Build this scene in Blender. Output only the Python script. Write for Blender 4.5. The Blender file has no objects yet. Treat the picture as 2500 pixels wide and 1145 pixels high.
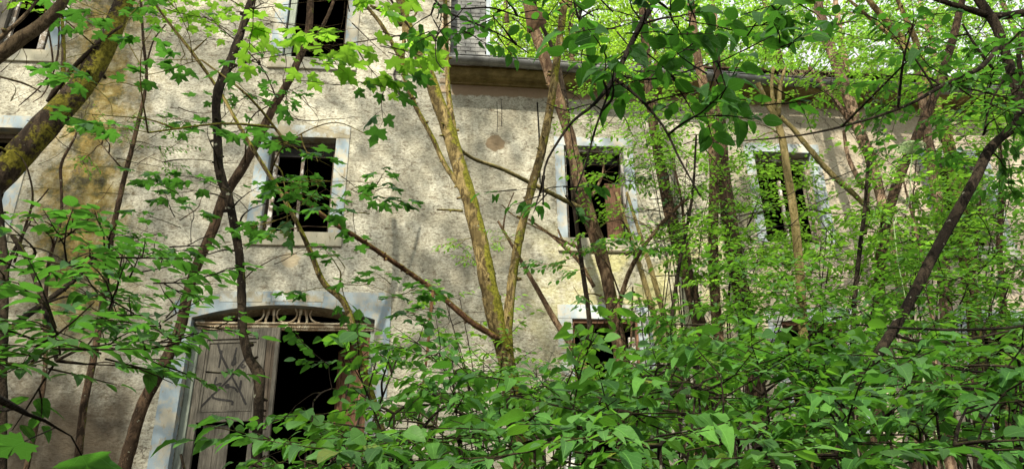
import bpy, math, random
import numpy as np
from mathutils import Vector, noise as mnoise
rng = random.Random(7)
NR = np.random.RandomState(7)

# ------------------------------------------------------------------ camera, sky, sun, exposure
EYE = 1.6
PITCH, ROLL, YAW, FPX = math.radians(23.957), math.radians(-.9414), math.radians(-5.347), 1880.0
def cam_axes():
    cy, sy, cp, sp, cr, sr = math.cos(YAW), math.sin(YAW), math.cos(PITCH), math.sin(PITCH), math.cos(ROLL), math.sin(ROLL)
    f = np.array([-sy*cp, cy*cp, sp]); r = np.array([cy, sy, 0.0]); u = np.cross(r, f)
    return cr*r + sr*u, -sr*r + cr*u, f
CR, CU, CF = cam_axes()
def at(px, py, Y):                      # a point of the place seen at this spot of the photograph, Y metres into the scene
    d = CR*(px-1250)/FPX - CU*(py-572.5)/FPX + CF
    p = d*Y/d[1]
    return np.array([p[0], p[1], p[2]+EYE])
def zdepth(p): return float(np.dot(np.array([p[0], p[1], p[2]-EYE]), CF))

scene = bpy.context.scene
cd = bpy.data.cameras.new('camera'); cam = bpy.data.objects.new('camera', cd); scene.collection.objects.link(cam)
cd.sensor_width = 36; cd.lens = 36*FPX/2500; cd.clip_start = .05; cd.clip_end = 500
from mathutils import Matrix
cam.matrix_world = Matrix(((CR[0], CU[0], -CF[0], 0), (CR[1], CU[1], -CF[1], 0), (CR[2], CU[2], -CF[2], EYE), (0, 0, 0, 1)))
scene.camera = cam

CAN_THR = .05                                       # how closed the canopy is
SUN_DIR = Vector((.42, 1.0, -.92)).normalized()      # the way the light travels
world = bpy.data.worlds.new('World'); scene.world = world; world.use_nodes = True
wn = world.node_tree; sky = wn.nodes.new('ShaderNodeTexSky'); sky.sky_type = 'NISHITA'; sky.sun_disc = False
sky.sun_elevation = math.asin(-SUN_DIR.z); sky.sun_rotation = math.atan2(-SUN_DIR.x, -SUN_DIR.y)
sky.dust_density = 3.0; sky.air_density = 1.0
cl = wn.nodes.new('ShaderNodeMix'); cl.data_type = 'RGBA'; cl.inputs[0].default_value = .7; cl.inputs[7].default_value = (9.0, 9.0, 8.6, 1)   # thin bright cloud
wn.links.new(sky.outputs[0], cl.inputs[6]); wn.links.new(cl.outputs[2], wn.nodes['Background'].inputs[0]); wn.nodes['Background'].inputs[1].default_value = .082
sl = bpy.data.lights.new('sun', 'SUN'); sl.energy = 5; sl.angle = math.radians(.55); sl.color = (1, .91, .74)
so = bpy.data.objects.new('sun', sl); scene.collection.objects.link(so)
so.rotation_euler = SUN_DIR.to_track_quat('-Z', 'Y').to_euler(); so.location = (-6, -12, 16)
scene.view_settings.view_transform = 'Standard'; scene.view_settings.look = 'None'
scene.view_settings.exposure = 1.22; scene.view_settings.gamma = 1
cy = scene.cycles
cy.max_bounces = 7; cy.diffuse_bounces = 4; cy.glossy_bounces = 2; cy.transmission_bounces = 3; cy.use_denoising = True
cy.sample_clamp_indirect = 4; cy.caustics_reflective = False; cy.caustics_refractive = False

# ------------------------------------------------------------------ materials
def rgb(c): return (c[0], c[1], c[2], 1)
class NT:
    def __init__(s, name, rough=.9, spec=.2):
        s.m = bpy.data.materials.new(name); s.m.use_nodes = True; s.t = s.m.node_tree; s.b = s.t.nodes['Principled BSDF']
        s.b.inputs['Roughness'].default_value = rough; s.b.inputs['Specular IOR Level'].default_value = spec
        s.tc = s.t.nodes.new('ShaderNodeNewGeometry'); s.pos = s.tc.outputs['Position']
    def n(s, kind, **kw):
        x = s.t.nodes.new(kind)
        for k, v in kw.items(): setattr(x, k, v)
        return x
    def l(s, a, b): s.t.links.new(a, b)
    def mapping(s, scale=(1, 1, 1), loc=(0, 0, 0), rot=(0, 0, 0), src=None):
        x = s.n('ShaderNodeMapping'); s.l(src or s.pos, x.inputs[0]); x.inputs['Scale'].default_value = scale
        x.inputs['Location'].default_value = loc; x.inputs['Rotation'].default_value = rot
        return x.outputs[0]
    def noise(s, scale, detail=4, rough=.6, vec=None, dist=0):
        x = s.n('ShaderNodeTexNoise'); x.inputs['Scale'].default_value = scale; x.inputs['Detail'].default_value = detail
        x.inputs['Roughness'].default_value = rough; x.inputs['Distortion'].default_value = dist; s.l(vec or s.pos, x.inputs['Vector'])
        return x.outputs[0]
    def ramp(s, fac, stops):
        x = s.n('ShaderNodeValToRGB'); e = x.color_ramp.elements
        while len(e) < len(stops): e.new(.5)
        for i, (p, c) in enumerate(stops):
            e[i].position = p; e[i].color = rgb(c) if not isinstance(c, (int, float)) else (c, c, c, 1)
        s.l(fac, x.inputs[0]); return x.outputs[0]
    def mix(s, fac, a, b, mode='MIX'):
        x = s.n('ShaderNodeMix', data_type='RGBA', blend_type=mode)
        for sock, v in ((x.inputs[0], fac), (x.inputs[6], a), (x.inputs[7], b)):
            if isinstance(v, (int, float)): sock.default_value = v
            elif isinstance(v, tuple): sock.default_value = rgb(v)
            else: s.l(v, sock)
        return x.outputs[2]
    def math(s, op, a, b=0.0, clamp=False):
        x = s.n('ShaderNodeMath', operation=op, use_clamp=clamp)
        for sock, v in ((x.inputs[0], a), (x.inputs[1], b)):
            if isinstance(v, (int, float)): sock.default_value = v
            else: s.l(v, sock)
        return x.outputs[0]
    def mrange(s, v, a, b, c=0., d=1.):
        x = s.n('ShaderNodeMapRange'); x.interpolation_type = 'SMOOTHSTEP'; s.l(v, x.inputs[0])
        for i, q in enumerate((a, b, c, d)): x.inputs[i+1].default_value = q
        return x.outputs[0]
    def xyz(s, v=None):
        x = s.n('ShaderNodeSeparateXYZ'); s.l(v or s.pos, x.inputs[0]); return x.outputs
    def color(s, c): 
        if isinstance(c, tuple): s.b.inputs['Base Color'].default_value = rgb(c)
        else: s.l(c, s.b.inputs['Base Color'])
    def bump(s, h, strength=.5, dist=.02, prev=None):
        x = s.n('ShaderNodeBump'); x.inputs['Strength'].default_value = strength; x.inputs['Distance'].default_value = dist
        s.l(h, x.inputs['Height'])
        if prev: s.l(prev, x.inputs['Normal'])
        s.l(x.outputs[0], s.b.inputs['Normal']); return x.outputs[0]

def plaster():
    s = NT('rough_cast_plaster', .95, .1)
    P = s.xyz(); X, Z = P[0], P[2]
    big = s.noise(.55, 5, .6); mid = s.noise(2.2, 6, .65)
    fine = s.noise(30, 6, .75, s.mapping((.8, 1, 1.2))); rough = s.noise(13, 8, .82, s.mapping((.65, 1, 1.25)), .35)
    base = s.mix(s.mrange(big, .38, .62), (.385, .375, .295), (.555, .545, .445))
    base = s.mix(s.mrange(mid, .45, .7), base, (.65, .64, .53))
    # hairline pits of the rough cast, running sideways
    pits = s.mrange(rough, .40, .475); base = s.mix(s.math('MULTIPLY', s.math('SUBTRACT', 1.0, pits), .80), base, (.15, .12, .075))
    base = s.mix(s.math('MULTIPLY', s.mrange(rough, .56, .66), .5), base, (.74, .71, .62))
    base = s.mix(s.math('MULTIPLY', s.mrange(fine, .55, .42), .5), base, (.12, .10, .075))
    # wing is a warmer peach further right
    base = s.mix(s.math('MULTIPLY', s.mrange(X, 2.5, 6.5), .5), base, (.58, .48, .36))
    # water stain on the left: ochre and olive algae
    wob = s.math('MULTIPLY', s.math('SUBTRACT', s.noise(1.6, 4, .6), .5), .9)
    xs = s.math('ADD', s.math('ADD', X, wob), s.math('MULTIPLY', s.math('SUBTRACT', Z, 7.0), .09))
    d = s.math('ABSOLUTE', s.math('ADD', xs, 5.05))
    st = s.math('MULTIPLY', s.mrange(s.math('ADD', d, s.math('MULTIPLY', s.math('SUBTRACT', s.noise(3, 7, .8), .5), 2.4)), 1.1, .0), s.mrange(Z, 3.7, 5.1))
    stc = s.ramp(s.noise(3.5, 6, .7), [(.40, (.025, .022, .008)), (.47, (.08, .07, .016)), (.53, (.17, .12, .028)), (.59, (.22, .18, .06)), (.68, (.36, .32, .19))])
    base = s.mix(s.math('MULTIPLY', st, .95), base, stc)
    # yellow-green algae under the wing windows
    al = s.math('MULTIPLY', s.mrange(s.math('ABSOLUTE', s.math('SUBTRACT', X, 2.9)), 2.6, .6), s.mrange(s.math('ABSOLUTE', s.math('SUBTRACT', Z, 5.2)), 1.5, .3))
    al = s.math('MULTIPLY', al, s.mrange(s.noise(1.9, 5, .65), .40, .58))
    base = s.mix(s.math('MULTIPLY', al, .65), base, (.36, .35, .12))
    # dark damp foot of the wall, left
    dm = s.math('MULTIPLY', s.mrange(s.math('ADD', Z, s.math('MULTIPLY', mid, 1.2)), 5.0, 4.0), s.mrange(X, -3.5, -4.0))
    base = s.mix(s.math('MULTIPLY', dm, .92), base, (.055, .042, .028))
    dirt = s.math('MULTIPLY', s.mrange(s.noise(.9, 6, .7, s.mapping((1.6, 1, .6), (9, 0, 3))), .52, .68), .5)
    base = s.mix(dirt, base, (.26, .235, .18))
    runs = s.math('MULTIPLY', s.mrange(s.noise(1, 5, .65, s.mapping((7, 1, .5))), .54, .66), s.mrange(s.noise(.8, 3), .42, .6))
    base = s.mix(s.math('MULTIPLY', runs, .45), base, (.17, .15, .10))
    vo = s.n('ShaderNodeTexVoronoi', feature='DISTANCE_TO_EDGE'); vo.inputs['Scale'].default_value = .8
    wv = s.n('ShaderNodeVectorMath', operation='ADD'); s.l(s.pos, wv.inputs[0]); nz_ = s.n('ShaderNodeTexNoise'); nz_.inputs['Scale'].default_value = 3; nz_.inputs['Detail'].default_value = 5; s.l(s.pos, nz_.inputs['Vector']); s.l(nz_.outputs['Color'], wv.inputs[1]); s.l(wv.outputs[0], vo.inputs['Vector'])
    crk = s.math('MULTIPLY', s.mrange(vo.outputs['Distance'], .012, .003), s.mrange(s.noise(.7, 3), .5, .56)); base = s.mix(s.math('MULTIPLY', crk, .7), base, (.09, .07, .05))
    # bare brown band below the cornice of the wing, and fallen plaster patches
    edge = s.math('MULTIPLY', s.math('SUBTRACT', s.noise(7, 5, .6), .5), .16)
    band = s.math('MULTIPLY', s.mrange(s.math('ADD', Z, edge), 8.38, 8.41), s.mrange(X, .02, .06))
    base = s.mix(band, base, (.30, .225, .15))
    def patch(cx, cz, r, col, base):
        e = s.math('ADD', s.math('POWER', s.math('SUBTRACT', X, cx), 2.0), s.math('POWER', s.math('SUBTRACT', Z, cz), 2.0))
        e = s.math('ADD', s.math('SQRT', e), s.math('MULTIPLY', s.math('SUBTRACT', s.noise(9, 4, .6), .5), .12))
        return s.mix(s.mrange(e, r+.01, r-.01), base, col)
    base = patch(.70, 7.56, .14, (.20, .155, .10), base)
    base = patch(-2.12, 5.62, .12, (.38, .33, .23), base)
    base = patch(-.10, 9.15, .17, (.33, .25, .16), base)
    base = patch(-2.36, 8.74, .04, (.36, .20, .12), base)
    s.color(base)
    b1 = s.bump(s.math('ADD', rough, s.math('MULTIPLY', fine, .35)), 1.0, .03); s.bump(mid, .5, .06, b1)
    return s.m
def paint(name, a=(.21, .27, .31), b=(.33, .315, .25), c=(.24, .20, .13), amt=.5):
    s = NT(name, .8, .3)
    v = s.noise(3.0, 6, .7); w = s.noise(22, 5, .7, s.mapping((1, 1, .35))); x = s.noise(1.1, 3)
    col = s.mix(s.mrange(v, amt-.06, amt+.09), a, b); col = s.mix(s.math('MULTIPLY', s.mrange(w, .56, .66), .8), col, c)
    col = s.mix(s.math('MULTIPLY', s.mrange(x, .5, .65), .4), col, (.35, .40, .43))
    s.color(col); s.bump(s.math('ADD', w, v), .5, .01); return s.m
def wood(name, a, b, scale=(18, 18, 1.2), rough=.85, flake=None):
    s = NT(name, rough, .25)
    g = s.noise(3, 7, .7, s.mapping(scale), 1.2); v = s.noise(2.5, 4)
    col = s.mix(s.mrange(g, .35, .62), a, b); col = s.mix(s.math('MULTIPLY', s.mrange(v, .45, .7), .5), col, tuple(x*.45 for x in a))
    if flake: col = s.mix(s.mrange(s.noise(9, 6, .75), .50, .54), flake, col)
    s.color(col); s.bump(g, .6, .008); return s.m
def bark(name, a, b, moss=.0, mossc=(.16, .17, .03), scale=(1, 1, .4), spots=True, scl=20):
    s = NT(name, .95, .12)
    g = s.noise(scl, 7, .8, s.mapping(scale), .9); v = s.noise(5, 6, .7, s.mapping((1, 1, .5)))
    col = s.mix(s.mrange(g, .44, .54), a, b); col = s.mix(s.math('MULTIPLY', s.mrange(v, .42, .58), .75), col, tuple(x*.55 for x in a))
    if spots: col = s.mix(s.mrange(s.noise(34, 2, .4), .70, .73), col, (.24, .25, .19))
    if moss > 0:
        nz = s.xyz(s.tc.outputs['Normal']); side = s.math('ADD', s.math('MULTIPLY', nz[2], .9), s.math('MULTIPLY', nz[0], .45))
        mm = s.math('ADD', side, s.math('MULTIPLY', s.math('SUBTRACT', s.noise(5, 5, .7), .5), 2.6))
        mc = s.mix(s.mrange(s.noise(40, 4, .7), .35, .65), tuple(x*.35 for x in mossc), mossc)
        col = s.mix(s.mrange(mm, .75-moss, 1.0-moss), col, mc)
    s.color(col); s.bump(s.math('ADD', g, s.math('MULTIPLY', s.noise(90, 4, .7), .5)), 1.0, .05); return s.m
def leafmat(name, lo, hi, trans, fac=.38, rough=.5, spec=.28, palm=False):
    s = NT(name, rough, spec); uv = s.n('ShaderNodeUVMap').outputs[0]; U = s.xyz(uv); ay = s.math('ABSOLUTE', U[1])
    r = s.tc.outputs['Random Per Island']
    col = s.ramp(r, [(0, lo), (.55, tuple((a+b)/2 for a, b in zip(lo, hi))), (.90, hi), (.982, tuple(x*1.25 for x in hi)), (.992, (hi[1]*.8, hi[1]*.75, hi[2]*.6)), (1, (hi[1]*.55, hi[1]*.33, hi[2]*.5))])
    col = s.mix(s.math('MULTIPLY', s.mrange(s.noise(35, 4, .7), .45, .75), .35), col, tuple(x*.55 for x in lo))
    if palm:
        an = s.math('ARCTAN2', ay, s.math('ADD', U[0], .02)); rib = s.math('ABSOLUTE', s.math('SINE', s.math('MULTIPLY', an, 3.4))); rad = s.math('SQRT', s.math('ADD', s.math('MULTIPLY', ay, ay), s.math('MULTIPLY', U[0], U[0])))
        ve = s.mrange(s.math('MULTIPLY', rib, rad), .030, .004)
    else:
        side = s.math('ABSOLUTE', s.math('SINE', s.math('MULTIPLY', s.math('SUBTRACT', U[0], s.math('MULTIPLY', ay, 1.1)), 20.0)))
        ve = s.math('MAXIMUM', s.mrange(ay, .022, .006), s.math('MULTIPLY', s.mrange(side, .22, .03), .55))
    col = s.mix(s.math('MULTIPLY', ve, .45), col, tuple(min(1, x*1.7+.02) for x in hi))
    s.color(col); s.bump(s.math('SUBTRACT', s.noise(120, 3, .6), s.math('MULTIPLY', ve, 1.2)), .5, .004)
    t = s.n('ShaderNodeBsdfTranslucent'); tcol = s.mix(r, tuple(x*.8 for x in trans), tuple(min(1, x*1.25) for x in trans)); s.l(tcol, t.inputs[0])
    mx = s.n('ShaderNodeMixShader'); mx.inputs[0].default_value = fac
    s.l(s.b.outputs[0], mx.inputs[1]); s.l(t.outputs[0], mx.inputs[2]); s.l(mx.outputs[0], s.t.nodes['Material Output'].inputs[0])
    return s.m
def plain(name, c, rough=.8, spec=.2, metal=0, var=.3, scale=8):
    s = NT(name, rough, spec); s.b.inputs['Metallic'].default_value = metal
    v = s.noise(scale, 6, .7); s.color(s.mix(s.mrange(v, .35, .65), tuple(x*(1-var) for x in c), tuple(x*(1+var) for x in c))); s.bump(v, .4, .01)
    return s.m
M = dict(
    plaster=plaster(), paint=paint('pale_blue_paint_flaking'), paint_w=paint('sunlit_surround_paint', (.30, .36, .40), (.42, .40, .33), (.30, .26, .18), .52),  # wing surrounds use a paler copy of the paint, sunshine painted in
    paint_o=paint('ochre_stained_stone', (.36, .40, .40), (.27, .245, .17), (.17, .14, .08), .46),
    sill=paint('stone_sill', (.30, .29, .22), (.38, .35, .26), (.16, .14, .08), .5),
    wood=wood('weathered_grey_wood', (.070, .064, .052), (.150, .140, .115)), wood_d=wood('dark_old_wood', (.05, .04, .03), (.12, .095, .07)),
    wood_r=wood('brown_door_wood', (.13, .07, .042), (.28, .155, .095)), wood_w=wood('flaking_white_wood', (.30, .28, .24), (.60, .60, .58), flake=(.17, .14, .11)),
    wood_g=wood('grey_green_frame_wood', (.17, .20, .17), (.27, .31, .26)), cream=wood('cream_transom_paint', (.38, .33, .24), (.62, .56, .42), (6, 6, 6), flake=(.25, .19, .12)),
    graffiti=plain('black_graffiti_paint', (.018, .017, .016), .6), zinc=plain('old_zinc', (.17, .175, .175), .5, .5, .55, .35, 5), cove=plain('cove_plaster_algae', (.22, .18, .09), .95, .1, 0, .4, 3),
    slate=plain('grey_slate', (.125, .13, .125), .55, .4, 0, .45, 6), slate_back=plain('slate_batten', (.02, .02, .02)), board=wood('pale_blue_board', (.35, .42, .47), (.52, .60, .66)),
    dark=plain('unlit_interior_black', (.009, .007, .007), .95, .02), iron=plain('rusty_iron', (.07, .06, .055), .7, .4, .6), earth=plain('leaf_litter_soil', (.055, .042, .025), .95, .1, 0, .5, 3),  # near-black interior colour paints in the darkness of the unlit rooms
    tile=plain('old_roof_tile', (.16, .10, .075), .9, .1, 0, .5, 4), stone=plain('bare_corner_stone', (.34, .27, .19), .95, .1, 0, .35, 6),
    deadleaf=plain('dry_brown_leaf', (.10, .06, .03), .8, .2, 0, .4, 20), straw=plain('dry_grass', (.33, .27, .16), .9, .1), moss=plain('roof_moss', (.07, .085, .02), .98, .05, 0, .5, 30),
    umbel=plain('umbel_buds', (.30, .40, .20), .8, .2, 0, .3, 40),
    bk_dark=bark('dark_bark', (.020, .015, .011), (.065, .050, .034), .12, (.09, .10, .02)), bk_moss=bark('mossy_bark', (.07, .05, .03), (.19, .14, .085), .50, (.22, .22, .035)),
    bk_tan=bark('tan_bark', (.11, .065, .04), (.33, .23, .14), .22, (.26, .24, .05)), bk_lit=bark('sunlit_moss_bark', (.085, .062, .026), (.36, .28, .12), .66, (.24, .24, .03)),  # the lit mossy bark carries sunshine painted in as a paler, yellower tone
    bk_pink=bark('flaking_pinkish_bark', (.17, .105, .07), (.45, .32, .22), .08), bk_big=bark('big_furrowed_bark', (.045, .033, .024), (.13, .095, .065), .80, (.27, .25, .035), (1, 1, .3), True, 13),
    bk_brown=bark('brown_bark', (.05, .034, .022), (.16, .105, .065), .18), bk_black=bark('near_black_twig_bark', (.016, .014, .011), (.05, .042, .032), 0, spots=False), bk_red=bark('broken_reddish_branch', (.12, .06, .035), (.30, .17, .09), .30, (.25, .21, .03)),
    bk_yel=bark('yellowish_green_bark', (.19, .16, .06), (.36, .29, .13), .1, (.25, .25, .05)),
    lf_maple=leafmat('maple_leaf', (.018, .065, .020), (.045, .125, .030), (.11, .34, .035), .36, palm=True),
    lf_maple_b=leafmat('backlit_maple_leaf', (.05, .16, .030), (.11, .27, .045), (.28, .56, .04), .52, palm=True),  # brighter copy of the maple leaf, sun shining through painted in
    lf_ovate=leafmat('ovate_leaf', (.018, .062, .016), (.052, .135, .028), (.10, .31, .03), .36),
    lf_dark=leafmat('leathery_dark_leaf', (.013, .048, .012), (.032, .095, .020), (.08, .27, .022), .34, .6, .15),
    lf_front=leafmat('soft_green_leaf', (.024, .088, .018), (.078, .205, .034), (.12, .34, .03), .33, .6, .16),
    lf_small=leafmat('small_fresh_leaf', (.055, .15, .025), (.13, .29, .045), (.26, .55, .04), .45),
    lf_small_d=leafmat('small_green_leaf', (.035, .105, .025), (.08, .20, .04), (.16, .40, .03), .40),
    lf_back=leafmat('sunlit_wood_leaf', (.09, .20, .02), (.20, .36, .05), (.34, .60, .04), .5), lf_ivy=leafmat('ivy_leaf', (.02, .07, .02), (.05, .13, .03), (.10, .25, .02), .25, .3, .5),
)

# ------------------------------------------------------------------ mesh helpers
COL = scene.collection
class MB:
    def __init__(s): s.v = []; s.f = []
    def add(s, v, f):
        o = len(s.v); s.v += [tuple(x) for x in v]; s.f += [tuple(i+o for i in q) for q in f]
    def box(s, a, b, rot=None, piv=None):
        x0, y0, z0 = a; x1, y1, z1 = b
        v = [(x0, y0, z0), (x1, y0, z0), (x1, y1, z0), (x0, y1, z0), (x0, y0, z1), (x1, y0, z1), (x1, y1, z1), (x0, y1, z1)]
        if rot: v = [tuple(rot @ (Vector(p)-piv) + piv) for p in v]
        s.add(v, [(0, 3, 2, 1), (4, 5, 6, 7), (0, 1, 5, 4), (1, 2, 6, 5), (2, 3, 7, 6), (3, 0, 4, 7)])
    def tube(s, pts, rad, n=6, rough=0, fr=6, seed=0, cap=True):
        P = [Vector(p) for p in pts]; m = len(P); vs = []; fs = []
        t0 = (P[1]-P[0]).normalized(); ref = Vector((0, 0, 1)) if abs(t0.z) < .9 else Vector((1, 0, 0)); u = t0.cross(ref).normalized()
        for i in range(m):
            t = (P[min(i+1, m-1)]-P[max(i-1, 0)]).normalized(); u = (u - t*u.dot(t)).normalized(); w = t.cross(u)
            for k in range(n):
                a = 2*math.pi*k/n; d = u*math.cos(a)+w*math.sin(a); r = rad[i]
                if rough: r *= 1 + rough*(mnoise.noise((P[i]+d*rad[i])*fr+Vector((seed, 0, 0))) + .6*mnoise.noise((P[i]+d*rad[i])*fr*4))
                vs.append(P[i]+d*r)
        for i in range(m-1):
            for k in range(n): a = i*n+k; b = i*n+(k+1) % n; fs.append((a, b, b+n, a+n))
        if cap: fs.append(tuple(range(n-1, -1, -1))); fs.append(tuple((m-1)*n+k for k in range(n)))
        s.add(vs, fs)
    def build(s, name, mat, parent=None, smooth=False, bevel=0):
        me = bpy.data.meshes.new(name); me.from_pydata(s.v, [], s.f); me.update()
        me.materials.append(mat)
        if smooth: me.polygons.foreach_set('use_smooth', [True]*len(me.polygons))
        o = bpy.data.objects.new(name, me); COL.objects.link(o)
        if parent is not None: o.parent = parent; o.matrix_parent_inverse = parent_inv(parent)
        if bevel:
            b = o.modifiers.new('bevel', 'BEVEL'); b.width = bevel; b.segments = 2; b.limit_method = 'ANGLE'
        return o
def parent_inv(p):
    if p.parent is not None or p.type == 'MESH': return Matrix.Identity(4)
    return Matrix.Translation(-Vector(p.location))
def tag(o, label=None, cat=None, group=None, kind=None):
    if label: o['label'] = label
    if cat: o['category'] = cat
    if group: o['group'] = group
    if kind: o['kind'] = kind
    return o
def empty(name, loc, label, cat, group=None):
    o = bpy.data.objects.new(name, None); COL.objects.link(o); o.location = loc; o.empty_display_size = .2
    return tag(o, label, cat, group)
def smoothline(pts, step=None, k=6):
    P = [np.array(p, float) for p in pts]; P = [2*P[0]-P[1]]+P+[2*P[-1]-P[-2]]; out = []
    for i in range(1, len(P)-2):
        p0, p1, p2, p3 = P[i-1:i+3]; L = np.linalg.norm((p2-p1)[:3]); n = max(2, int(L/step)) if step else k
        for j in range(n):
            t = j/n; out.append(.5*((2*p1)+(-p0+p2)*t+(2*p0-5*p1+4*p2-p3)*t*t+(-p0+3*p1-3*p2+p3)*t**3))
    out.append(P[-2]); return out
def gz(x, y):
    t = min(1, max(0, (y-.5)/8.5)); t = t*t*(3-2*t)
    return 1.75*t + .05*math.sin(x*1.3+y) + .04*math.sin(y*2.1-x*.7) + (0 if y < 12 else min(6, (y-12)*.12))

# ------------------------------------------------------------------ leaves
def tpl_ovate(st, w, tip=1.0, fold=.18, droop=.22, wave=.0):
    ts = np.linspace(0, 1, st); v = []; f = []
    for t in ts:
        hw = w*math.sin(math.pi*min(1, t**.80))**.75 * (1-.15*t) if 0 < t < 1 else 0
        z = -droop*t*t
        v.append((t, 0, z))
        if 0 < t < 1:
            ww = wave*math.sin(t*19)
            v.append((t+.02, hw, z+fold*hw+ww)); v.append((t+.02, -hw, z+fold*hw-ww))
    # index: 0 base; then triples; last tip
    n = st-2
    for i in range(n):
        c = 1+3*i
        if i == 0: f += [(0, c, c+1), (0, c+2, c)]
        if i < n-1: f += [(c, c+3, c+4), (c, c+4, c+1), (c, c+2, c+5), (c, c+5, c+3)]
        else: f += [(c, 1+3*n, c+1), (c, c+2, 1+3*n)]
    return np.array(v), np.array(f)
def tpl_maple():
    half = [(0, .015), (-.06, .13), (-.15, .30), (-.03, .30), (.03, .44), (.10, .37), (.18, .40), (.24, .50), (.40, .60), (.39, .47), (.48, .44), (.43, .32), (.40, .17), (.53, .22), (.58, .17), (.66, .27), (.71, .17), (.82, .10), (1.0, 0)]
    out = half + [(x, -y) for x, y in half[-2::-1]]
    v = [(.27, 0, 0)]+[(x, y, -.20*abs(y)-.18*x*x+.05*math.sin(9*x+3*abs(y))) for x, y in out]; n = len(out)
    f = [(0, i+1, (i+1) % n+1) for i in range(n)]
    return np.array(v), np.array(f)
TPL = {'maple': tpl_maple(), 'ovate': tpl_ovate(8, .30, wave=.012), 'broad': tpl_ovate(9, .30, wave=.018, droop=.3), 'small': tpl_ovate(5, .27), 'tiny': (np.array([(0, 0, 0), (.45, .3, .05), (1, 0, -.15), (.45, -.3, .05)]), np.array([(0, 1, 2), (0, 2, 3)]).reshape(-1, 3)),
       'round': tpl_ovate(7, .42, droop=.15)}
# flipping winding is irrelevant for leaves: both sides are real
class Leaves:
    def __init__(s, kind): s.kind = kind; s.P = []; s.D = []; s.N = []; s.S = []
    def add(s, p, d, n, size): s.P.append(p); s.D.append(d); s.N.append(n); s.S.append(size)
    def build(s, name, mat, parent, kind=None):
        if not s.P: return None
        V, F = TPL[s.kind]; P = np.array(s.P); D = np.array(s.D); N = np.array(s.N); S = np.array(s.S)[:, None]
        D /= np.linalg.norm(D, axis=1)[:, None]; N = N - D*(N*D).sum(1)[:, None]; N /= (np.linalg.norm(N, axis=1)[:, None]+1e-9); W = np.cross(N, D)
        k = len(V); n = len(P)
        bend = NR.uniform(-.2, 2.6, (n, 1, 1)); wid = NR.uniform(.82, 1.15, (n, 1, 1))
        co = P[:, None, :] + S[:, None]*(D[:, None]*V[None, :, 0:1] + W[:, None]*V[None, :, 1:2]*wid + N[:, None]*V[None, :, 2:3]*bend)
        co = co.reshape(-1, 3); fi = (F[None]+(np.arange(n)*k)[:, None, None]).reshape(-1)
        me = bpy.data.meshes.new(name); me.vertices.add(len(co)); me.vertices.foreach_set('co', co.astype(np.float32).ravel())
        nf = n*len(F); me.loops.add(nf*3); me.loops.foreach_set('vertex_index', fi.astype(np.int32))
        me.polygons.add(nf); me.polygons.foreach_set('loop_start', np.arange(0, nf*3, 3, dtype=np.int32)); me.polygons.foreach_set('loop_total', np.full(nf, 3, np.int32))
        me.polygons.foreach_set('use_smooth', np.ones(nf, bool)); me.update(calc_edges=True); uvl = me.uv_layers.new(name='UVMap'); uvl.data.foreach_set('uv', V[F.reshape(-1)][:, :2][None].repeat(n, 0).astype(np.float32).ravel())
        me.materials.append(mat); o = bpy.data.objects.new(name, me); COL.objects.link(o)
        if parent is not None: o.parent = parent; o.matrix_parent_inverse = parent_inv(parent)
        return tag(o, kind=kind)

def unit(v): return v/(np.linalg.norm(v)+1e-9)
UP = np.array([0, 0, 1.0])
def rotz(d, a):
    c, s_ = math.cos(a), math.sin(a); return np.array([d[0]*c-d[1]*s_, d[0]*s_+d[1]*c, d[2]])
# leaf habits: (template, size, leaves per twig, side twigs, twig length, droop, wobble of the blade, petiole)
HAB = {
    'maple': ('maple', .118, 3, 0, .24, .12, .17, .055), 'maple_far': ('maple', .10, 3, 1, .36, .14, .17, .06), 'maple_near': ('maple', .13, 2, 0, .18, .45, .45, .05),
    'layer': ('ovate', .062, 4, 1, .20, .08, .15, .012), 'dark': ('broad', .096, 3, 0, .17, .22, .60, .010), 'front': ('broad', .074, 4, 0, .15, .22, .38, .012),
    'mid': ('ovate', .066, 5, 2, .30, .18, .30, .008), 'small': ('small', .076, 5, 3, .44, .10, .22, .006), 'smaller': ('small', .040, 6, 3, .30, .20, .45, .005),
    'elm': ('round', .052, 5, 2, .26, .30, .55, .006), 'back': ('tiny', .105, 9, 4, .85, .25, .6, .01), 'canopy': ('tiny', .15, 9, 4, .8, .2, .5, .01), 'ivy': ('round', .06, 4, 1, .16, .7, .4, .02),
}
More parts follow.
